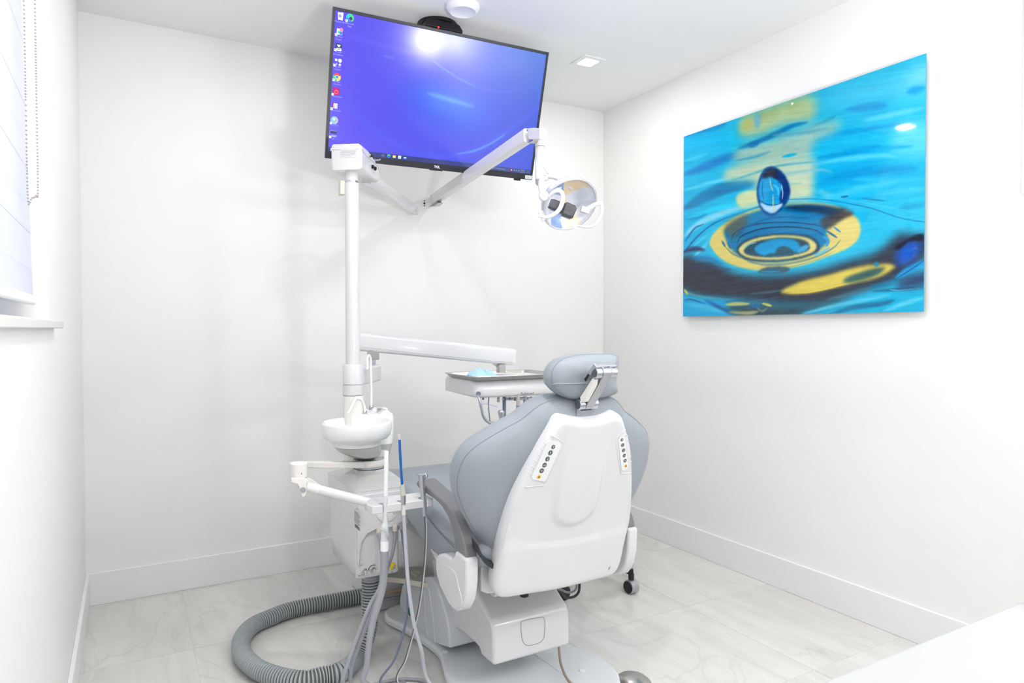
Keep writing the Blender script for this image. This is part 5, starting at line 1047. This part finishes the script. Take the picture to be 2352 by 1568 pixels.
# ---------------------------------------------------------------- delivery arm, instrument head
dl = thing('delivery_unit', (1.55, -.8, .9), 'white instrument delivery head on a long arm behind the chair', 'delivery unit')
za, zb2 = P(850, 880, 1, -.72).z, P(850, 842, 1, -.72).z
pv = P(859, 850, 1, -.60); pvc = V(pv.x, pv.y, 0); e0 = V(pxx_, py_, 0); dd = (pvc-e0).normalized(); nn = V(-dd.y, dd.x, 0)
pl_ = [e0+dd*.036+nn*.030, pvc+nn*.030]+[pvc+nn*.030*math.cos(a)+dd*.030*math.sin(a) for a in (.5, 1.0, 1.57, 2.1, 2.6)]+[pvc-nn*.030, e0+dd*.036-nn*.030]
prism('lower_arm', [V(p.x, p.y, za) for p in pl_], (0, 0, zb2-za), 'plastic', dl, bevel=.012, seg=4)
m0 = P(857, 807, 1, -.60); m1 = P(857, 826, 1, -.60)
box('pivot_bracket', (m0.x-.02, -.62, m1.z), (m0.x+.02, -.58, m0.z+.01), 'steel', dl, bevel=.002)
lathe('pivot_pin', cylp(.008, m1.z-zb2+.004, .001), (pvc.x, pvc.y, zb2-.002), 'chrome', dl)
S0, S1 = P(818, 784, 1, -.58), P(1180, 820, 1, -.70)
sec = [(a*(1.0), b) for a, b in rrect(.074, .062, .014)]
S0b = S0
v, f = sweepg([S0b, S0b.lerp(S1, .02), S0b.lerp(S1, .985), S1], [.9, 1, .98, .90], sec=sec, up=(0, 1, 0)); mk('balance_arm', v, f, 'plastic', dl, angle=50)
tube('arm_seam', [P(830, 797, 1, -.625), P(1000, 815.5, 1, -.685), P(1180, 833, 1, -.735)], .0006, 'seam', dl, n=2, ns=6)
q0, q1 = P(1150, 838, 1, -.70), P(1150, 851, 1, -.72)
box('head_bracket', (q0.x-.016, -.72, q1.z-.01), (q0.x+.014, -.69, q0.z+.004), 'steel', dl, bevel=.002)
prism('bracket_web', [P(1132, 835, 1, -.70), P(1148, 837, 1, -.70), P(1148, 846, 1, -.70), P(1141, 842, 1, -.70)], (0, .012, 0), 'steel', dl, bevel=.001)
HX0, HX1 = 1.368, 1.80; hy0 = -.87
pf = [(-.87, .876), (-.869, .90), (-.860, .932), (-.84, .941), (-.56, .941), (-.545, .925), (-.545, .872), (-.86, .866)]
def hsec(x, k, dz=0): 
    cy, cz = -.71, .905; return [V(x, cy+(a-cy)*k, cz+(b-cz)*k) for a, b in pf]
L = [hsec(HX0, .80), hsec(HX0+.006, .9), hsec(HX0+.02, .965), hsec(HX0+.05, .985), hsec(HX0+.075, .975), hsec(HX0+.10, 1.0), hsec(HX1-.06, 1.0), hsec(HX1-.02, .95), hsec(HX1, .85)]
v, f = loftg(L); mk('head_body', v, f, 'plastic', dl, bevel=0, angle=50)
G = frame(P(1196, 909.5, 1, -.871), (1, 0, 0), (0, .05, 1)); text('brand_lettering', 'Belmont', .019, 'label_ink', dl, G, 0, .003, 'LEFT', .0004, .0002)
tube('side_handle', [P(1272, 902, 1, -.90), P(1283, 899, 1, -.93), P(1292, 899, 1, -.95), P(1300, 902, 1, -.93)], .004, 'chrome', dl)
hg = P(1130, 912, 1, -.84).z
for px_, ln in ((1109.5, .010), (1171, .012), (1183, .015), (1243, .014)):
    c_ = P(px_, 912, 1, -.82); lathe('hose_stub', [(.0045, -ln), (.0045, 0)], c_, 'hose_blue_grey', dl, ns=12)
for px_ in (1145,):
    c_ = P(px_, 912, 1, -.83); lathe('instrument_hook', [(.0055, -.020), (.0065, -.016), (.0065, -.006), (.004, 0)], c_, 'satin', dl, ns=14)
for px_, m_, r_ in ((1158, 'hose_blue_grey', .0075), (1221, 'hose_blue_grey', .0075)):
    tube('hanging_hose', [P(px_, 911, 1, -.80), P(px_+.3, 940, 1, -.80), P(px_, 975, 1, -.80), P(px_+1, 1010, 1, -.80)], r_, m_, dl, ns=12)
tube('hanging_hose', [P(1205, 911, 1, -.80), P(1208, 930, 1, -.80), P(1213, 960, 1, -.80)], .010, 'satin', dl)
tube('thin_hose', [P(1123, 908, 1, -.83), P(1122, 930, 1, -.83), P(1124, 955, 1, -.83), P(1128, 990, 1, -.83)], .0022, 'hose_blue_grey', dl, ns=10)
tube('holder_bar', [P(1154, 916, 1, -.80), P(1180, 915.5, 1, -.80), P(1215, 915, 1, -.80)], .006, 'satin', dl, n=2)
sw = tube('swing_rod', [P(1098, 905, 1, -.875), P(1101, 917, 1, -.895), P(1106, 938, 1, -.90), P(1110, 955, 1, -.90), P(1120, 968, 1, -.90), P(1136, 973, 1, -.90)], .0055, 'satin', dl)
lathe('rod_socket', [(.009, 0), (.009, .006), (0, .006)], P(1098, 904, 1, -.872), 'hose_blue_grey', dl, ax=(0, -1, 0), ns=20)
c_ = P(1141, 972, 1, -.90); lathe('syringe_holder', [(0, -.012), (.012, -.012), (.015, -.006), (.015, .008), (.011, .013), (0, .013)], c_, 'plastic', dl, ns=24)
prism('holder_tray', [P(a, b, 1, -.885) for a, b in [(1146, 975), (1153, 966), (1165, 968), (1180, 974), (1180, 992), (1140, 992)]], (0, .02, 0), 'plastic', dl, bevel=.003)
# water syringe with purple tip
sy = thing('syringe', P(1150, 985, 1, -.905), 'grey air-water syringe with bent purple tip below the delivery head', 'syringe')
lathe('handle', [(.009, 0), (.0095, .002), (.009, .055), (.0085, .057), (.013, .075), (.014, .083), (.011, .088), (0, .089)], P(1151.5, 992, 1, -.905), 'satin', sy, ns=20)
tube('tip', [P(1143, 934, 1, -.905), P(1128, 930, 1, -.905), P(1113, 926.5, 1, -.905), P(1106, 929.5, 1, -.905), P(1099, 933.5, 1, -.905)], .0011, 'purple', sy, n=3, ns=8)
hp_ = thing('handpiece', P(1190, 940, 1, -.90), 'slim steel handpiece standing in front of the white delivery head', 'handpiece')
lathe('body', [(.0095, -.045), (.010, -.03), (.0075, -.012), (.0088, .010), (.0085, .012), (.0075, .04), (.005, .052), (.0045, .058), (0, .060)], P(1190.5, 938, 1, -.915), 'steel', hp_, ns=24)
lathe('coupling', [(.009, -.08), (.0098, -.046)], P(1190.5, 938, 1, -.915), 'satin', hp_, ns=20)
lathe('body_ring', [(.0089, .0095), (.0089, .012)], P(1190.5, 938, 1, -.915), 'seam_dark', hp_, ns=20)
# steel tray on the head
tr_ = thing('instrument_tray', (1.55, -.78, .985), 'shallow stainless steel tray on top of the delivery head', 'tray')
tx0, tx1, ty0, ty1, tz = 1.352, 1.77, -.895, -.60, .9425
def trc(z, g_, r=.03): return [V((tx0+tx1)/2+a, (ty0+ty1)/2+b, z) for a, b in rrect(tx1-tx0-2*g_, ty1-ty0-2*g_, r, 6)]
L = [trc(tz-.002, .016), trc(tz, .012), trc(tz+.013, .002), trc(tz+.015, -.002), trc(tz+.0145, -.006), trc(tz+.012, -.0065), trc(tz+.012, -.003), trc(tz-.003, .012), trc(tz-.0035, .016)]
v, f = loftg(L, cap=False); mk('rim', v, f, 'steel', tr_, angle=50)
prism('bottom', trc(tz-.0035, .0155), (0, 0, .0015), 'steel', tr_, smooth=False)
pp_ = box('tray_paper', (1.50, ty0+.02, tz), (1.745, ty1-.02, tz+.002), 'paper', bevel=.0005); tagit(pp_, 'flat white paper liner on the right part of the steel tray', 'paper')
pp_ = box('tray_paper', (1.385, ty0+.02, tz-.0015), (1.495, ty1-.02, tz+.0008), 'paper', bevel=.0004); tagit(pp_, 'flat white paper liner under the blue mask on the tray', 'paper')
rr = random.Random(3); n1, n2 = 13, 9; v = []
mc = P(1130, 861, 2, tz+.012)
for j in range(n2):
    for i in range(n1):
        u, w = i/(n1-1)-.5, j/(n2-1)-.5; hgt = .034*max(0, 1-(2.0*abs(u+.05))**2)*max(0, 1-(1.9*w)**2)
        v.append(V(1.445+u*.135, -.785+w*.11, tz+.004+hgt*(.45+.8*rr.random())+.004*rr.random()))
f = [(j*n1+i, j*n1+i+1, (j+1)*n1+i+1, (j+1)*n1+i) for j in range(n2-1) for i in range(n1-1)]
mo = mk('face_mask', v, f, 'mask_blue', smooth=False); tagit(mo, 'crumpled light blue paper mask lying on the steel tray', 'mask')
so_ = mo.modifiers.new('s', 'SOLIDIFY'); so_.thickness = .001; mo.modifiers.new('t', 'TRIANGULATE')
# ---------------------------------------------------------------- assistant's arm and its instruments
aa_ = thing('assistant_arm', (.8, -1.0, .64), 'white swinging arm with instrument holder in front of the unit', 'holder arm')
zt1 = P(848, 1060.5, 1, -.918).z; zt0 = P(848, 1074.5, 1, -.918).z
lathe('ring', [(.050, zt0), (.0585, zt0), (.060, zt0+.002), (.060, zt1-.002), (.0585, zt1), (.050, zt1)], NC, 'plastic_warm', aa_, ns=48)
pvx = P(686.5, 1080, 1, -1.15); PV = V(pvx.x, -1.15, 0); ztp = P(686.5, 1062, 1, -1.15).z; zbp = P(686.5, 1095, 1, -1.15).z
rp = 18.8*(pvx-CAMP).dot(FWD)/FPX
ctl = [V(NC.x-.045, NC.y-.03, 0), V(.80, -.94, 0), V(.70, -.985, 0), V(.64, -1.05, 0), PV]
path = spline(ctl, 6); L = []
for i, p in enumerate(path):
    t = (path[min(i+1, len(path)-1)]-path[max(i-1, 0)]).normalized(); nr = V(-t.y, t.x, 0); k = i/(len(path)-1); w_ = .040*(1-k)+rp*k if k > .2 else .040
    zl, zh = zt0+(ztp-.017-zt0)*k, zt1+(ztp-zt1)*k
    w_ = .026+.0*(k) + (rp-.026)*k
    L.append([p-nr*w_+V(0, 0, zl), p+nr*w_+V(0, 0, zl), p+nr*w_+V(0, 0, zh), p-nr*w_+V(0, 0, zh)])
v, f = loftg(L); mk('upper_beam', v, f, 'plastic_warm', aa_, bevel=.003)
lathe('pivot_housing', [(rp, zbp), (rp, ztp-.003), (rp-.003, ztp)], PV, 'plastic_warm', aa_)
lathe('pivot_gap', [(rp*.95, zbp-.0018), (rp*.95, zbp)], PV, 'seam_dark', aa_)
lathe('set_screw', [(0, 0), (.0035, 0), (.0035, .001), (0, .001)], P(694, 1087, 1, -1.15-rp*.93), 'black', aa_, ax=(.35, -1, 0), ns=12)
# clevis and tube to the holder
TE = P(872, 1160, 1, -1.245); TS_ = P(716, 1120, 1, -1.16); td = (TE-TS_).normalized(); side = V(-td.y, td.x, 0).normalized()
if side.y > 0: side = -side
cz = zbp-.002
for sgn, mm in ((1, 1), (-1, .96)):
    q = [(669, 1097), (700, 1097), (712, 1105), (708, 1108), (704, 1110), (704.5, 1128), (703, 1138), (698, 1142), (693, 1139), (691, 1128), (684, 1112), (669, 1108)]
    if sgn < 0: q = [(672, 1096), (700, 1095), (716, 1100), (731, 1111), (733, 1117), (722, 1120), (705, 1112), (672, 1106)]
    pts_ = [P(a, b, 1, -1.18 if sgn > 0 else -1.13) for a, b in q]
    prism('clevis_cheek', pts_, (0, .009, 0), 'plastic_warm', aa_, bevel=.003)
lathe('clevis_top', [(rp, zbp-.014), (rp, zbp-.003), (rp-.001, zbp-.002)], PV, 'plastic_warm', aa_)
lathe('clevis_bolt', [(0, -.058), (.0045, -.058), (.0045, 0), (.0085, 0), (.008, .003), (0, .003)], P(696, 1125, 1, -1.183), 'satin', aa_, ax=(0, -1, 0), ns=16)
rt = 10.8*(TS_-CAMP).dot(FWD)/FPX
tube('tube_ferrule', [P(702, 1117, 1, -1.156), TS_.lerp(TE, .11)], rt*1.07, 'plastic_warm', aa_, n=1, ns=28)
tube('tube_joint', [TS_.lerp(TE, .108), TS_.lerp(TE, .114)], rt*1.02, 'seam', aa_, n=1, ns=28)
tube('arm_tube', [TS_.lerp(TE, .11), TE, TE+(TE-TS_)*.16], rt, 'plastic', aa_, n=1, ns=28)
# holder block with four open notches
hyn, hyf = -1.335, -1.235; zh = P(920, 1155, 1, hyn).z; zl = P(920, 1173, 1, hyn).z
X = lambda px, y=hyn: P(px, 1160, 1, y).x
xs = [X(884), X(927), X(977)]; xl, xr = X(851), X(997)
pl2 = [(xl, hyn+.03), (xl+.006, hyn+.004), (xl+.016, hyn)]
for x in xs:
    r = .012
    pl2 += [(x-.0055, hyn), (x-.0055, hyn+.012)]+[(x-r*math.cos(a), hyn+.028-r*math.sin(a)*-1) for a in (.3, .9, 1.57, 2.2, 2.8)]+[(x+.0055, hyn+.012), (x+.0055, hyn)]
pl2 += [(xr-.006, hyn), (xr, hyn+.008), (xr-.004, hyf-.004), (xr-.014, hyf), (xl+.05, hyf+.004), (xl+.02, hyf-.01), (xl+.002, hyf-.04)]
prism('holder_block', [V(x, y, zl) for x, y in pl2], (0, 0, zh-zl), 'plastic', aa_, bevel=.0025)
lathe('holder_boss', [(.020, 0), (.020, .010), (.014, .012), (0, .012)], V((xs[0]+xs[1])/2, -1.27, zl-.014), 'plastic_warm', aa_)
tube('swivel_knob', [V(xs[1]-.02, -1.30, zl-.008), V(xs[1]+.018, -1.30, zl-.008)], .009, 'plastic_warm', aa_, n=1)
HY = -1.328
def Q(px, py, y=HY): return P(px, py, 1, y)
hve = thing('suction_handpiece', Q(886, 1180), 'large white-tipped suction handpiece with thick grey hose in leftmost notch', 'suction tube')
s_ = (Q(890, 1137)-Q(880, 1137)).length/10
tube('suction_tip', [Q(887.5, 1036), Q(886.8, 1090), Q(886, 1142)], 5.0*s_, 'white_tip', hve, n=2, ns=20)
tube('valve_stem', [Q(885.5, 1138), Q(885, 1170), Q(885, 1197), Q(884, 1206), Q(883.5, 1218), Q(883.5, 1243)], [5.2*s_, 4.6*s_, 5*s_, 6.5*s_, 8.5*s_, 8.7*s_, 8.6*s_], 'plastic_cool', hve, n=4, ns=20)
tube('valve_lever', [Q(874, 1215, HY-.012), Q(880, 1217, HY-.018), Q(886, 1222, HY-.02), Q(889, 1232, HY-.018), Q(893, 1234, HY-.012)], .0028, 'plastic_grey', hve)
tube('collar', [Q(883.5, 1241), Q(883, 1264)], 9.1*s_, 'white_tip', hve, n=1, ns=20)
tube('hose', [Q(883.5, 1262), Q(882.5, 1300), Q(879, 1345), Q(869, 1385), Q(857, 1425), Q(848, 1475), Q(842, 1530), Q(838, 1568), V(.86, -1.34, .03), V(.92, -1.25, .012)], [8.8*s_, 8.6*s_, 8.4*s_, 8.2*s_, 7.5*s_, 6.6*s_, 6.2*s_, 6.2*s_, 6.2*s_], 'hose_grey', hve, ns=16)
se = thing('saliva_ejector', Q(926, 1160), 'blue saliva ejector with clear tip in the middle holder notch', 'suction tube')
tube('blue_tube', [Q(917.5, 1008), Q(919.5, 1050), Q(923.5, 1114)], 3.0*s_, 'blue_tube', se, n=3, ns=14)
tube('clear_tip', [Q(916, 998), Q(917.5, 1009)], 3.2*s_, 'clear_pink', se, n=1, ns=14)
tube('rubber_cone', [Q(924, 1112), Q(925, 1124), Q(926, 1137)], [4.5*s_, 5.2*s_, 7*s_], 'sage', se, n=3, ns=18)
tube('valve', [Q(926, 1136), Q(926.5, 1158)], 5.8*s_, 'satin', se, n=1, ns=18)
tube('valve_body', [Q(926.5, 1156), Q(927.5, 1182)], 5.0*s_, 'plastic_warm', se, n=1, ns=18)
tube('hose', [Q(927.5, 1180), Q(930, 1225), Q(933.5, 1279), Q(938, 1340), Q(950, 1427), Q(967, 1489), Q(987, 1568), V(1.02, -1.52, .02), V(1.06, -1.60, .04)], 4.4*s_, 'hose_light', se, ns=14)
aw = thing('air_water_syringe', Q(974, 1150), 'metal air-water syringe in rightmost notch with thin twin hose', 'syringe')
tube('handle', [Q(970, 1112), Q(972, 1135), Q(976, 1184)], [6.5*s_, 6.6*s_, 6.0*s_, 5.0*s_], 'satin', aw, n=4, ns=20)
tube('head', [Q(969, 1089), Q(969, 1098), Q(970, 1113)], [8.6*s_, 8.0*s_, 6.8*s_], 'satin', aw, n=4, ns=20)
lathe('tip_nut', [(.0095, 0), (.0095, .003), (.006, .004), (.006, .007), (.003, .007), (.003, .004), (0, .004)], Q(977, 1092)-FWD*.002, 'chrome', aw, ax=(.75, -.6, .05), ns=20)
tube('trigger', [Q(962, 1091), Q(958, 1089), Q(955, 1091)], .0018, 'chrome', aw, n=3, ns=8)
hp1 = [Q(975.5, 1182), Q(977, 1225), Q(975, 1280), Q(969, 1340), Q(960, 1400), Q(947, 1455), Q(930, 1515), Q(912, 1568), V(.93, -1.44, .02)]
tube('hose', hp1, .0021, 'rib_dark', aw, ns=10); tube('hose', [p+RGT*.0036 for p in hp1], .0020, 'hose_light', aw, ns=10)
# remaining unit hoses hanging from the outlets
oa, ob, oc = P(870, 1222, 1, uy0-.016), P(907, 1216, 1, uy0-.016), P(921, 1213, 1, uy0-.016)
t1 = tube('suction_hose', [oa, P(874, 1245, 1, -1.05), P(878, 1290, 1, -1.15), P(874, 1345, 1, -1.22), P(850, 1390, 1, -1.26), P(822, 1460, 1, -1.28), P(798, 1526, 1, -1.29), P(787, 1568, 1, -1.29), V(.74, -1.26, .02)], .0068, 'hose_grey', ns=14); tagit(t1, 'grey hose falling from the left outlet, leftmost at the bottom edge', 'hose')
t2 = tube('suction_hose', [ob, P(907, 1237, 1, -1.03), P(901, 1272, 1, -1.08), P(888, 1310, 1, -1.14), P(872, 1360, 1, -1.2), P(848, 1420, 1, -1.24), P(822, 1489, 1, -1.26), P(809, 1530, 1, -1.27), P(806, 1568, 1, -1.27), V(.79, -1.22, .02)], .0058, 'hose_grey', ns=14); tagit(t2, 'grey hose curving from the right outlet behind the thick suction hose', 'hose')
t3 = tube('suction_hose', [oc, P(926, 1245, 1, -1.05), P(933, 1320, 1, -1.12), P(935.5, 1390, 1, -1.18), P(928, 1447, 1, -1.22), P(906, 1514, 1, -1.25), P(873, 1568, 1, -1.26), V(.92, -1.30, .02)], .0036, 'hose_blue_grey', ns=12); tagit(t3, 'thin dark grey hose from the small outlet bending down left', 'hose')
t4 = tube('floor_hose', [P(820, 1600, 2, .006), P(850, 1575, 2, .006), P(900, 1562, 2, .006), P(940, 1559, 2, .006), P(975, 1565, 2, .006), P(1000, 1590, 2, .006)], .0055, 'hose_grey', ns=12); tagit(t4, 'grey hose lying on the floor at the bottom edge', 'hose')
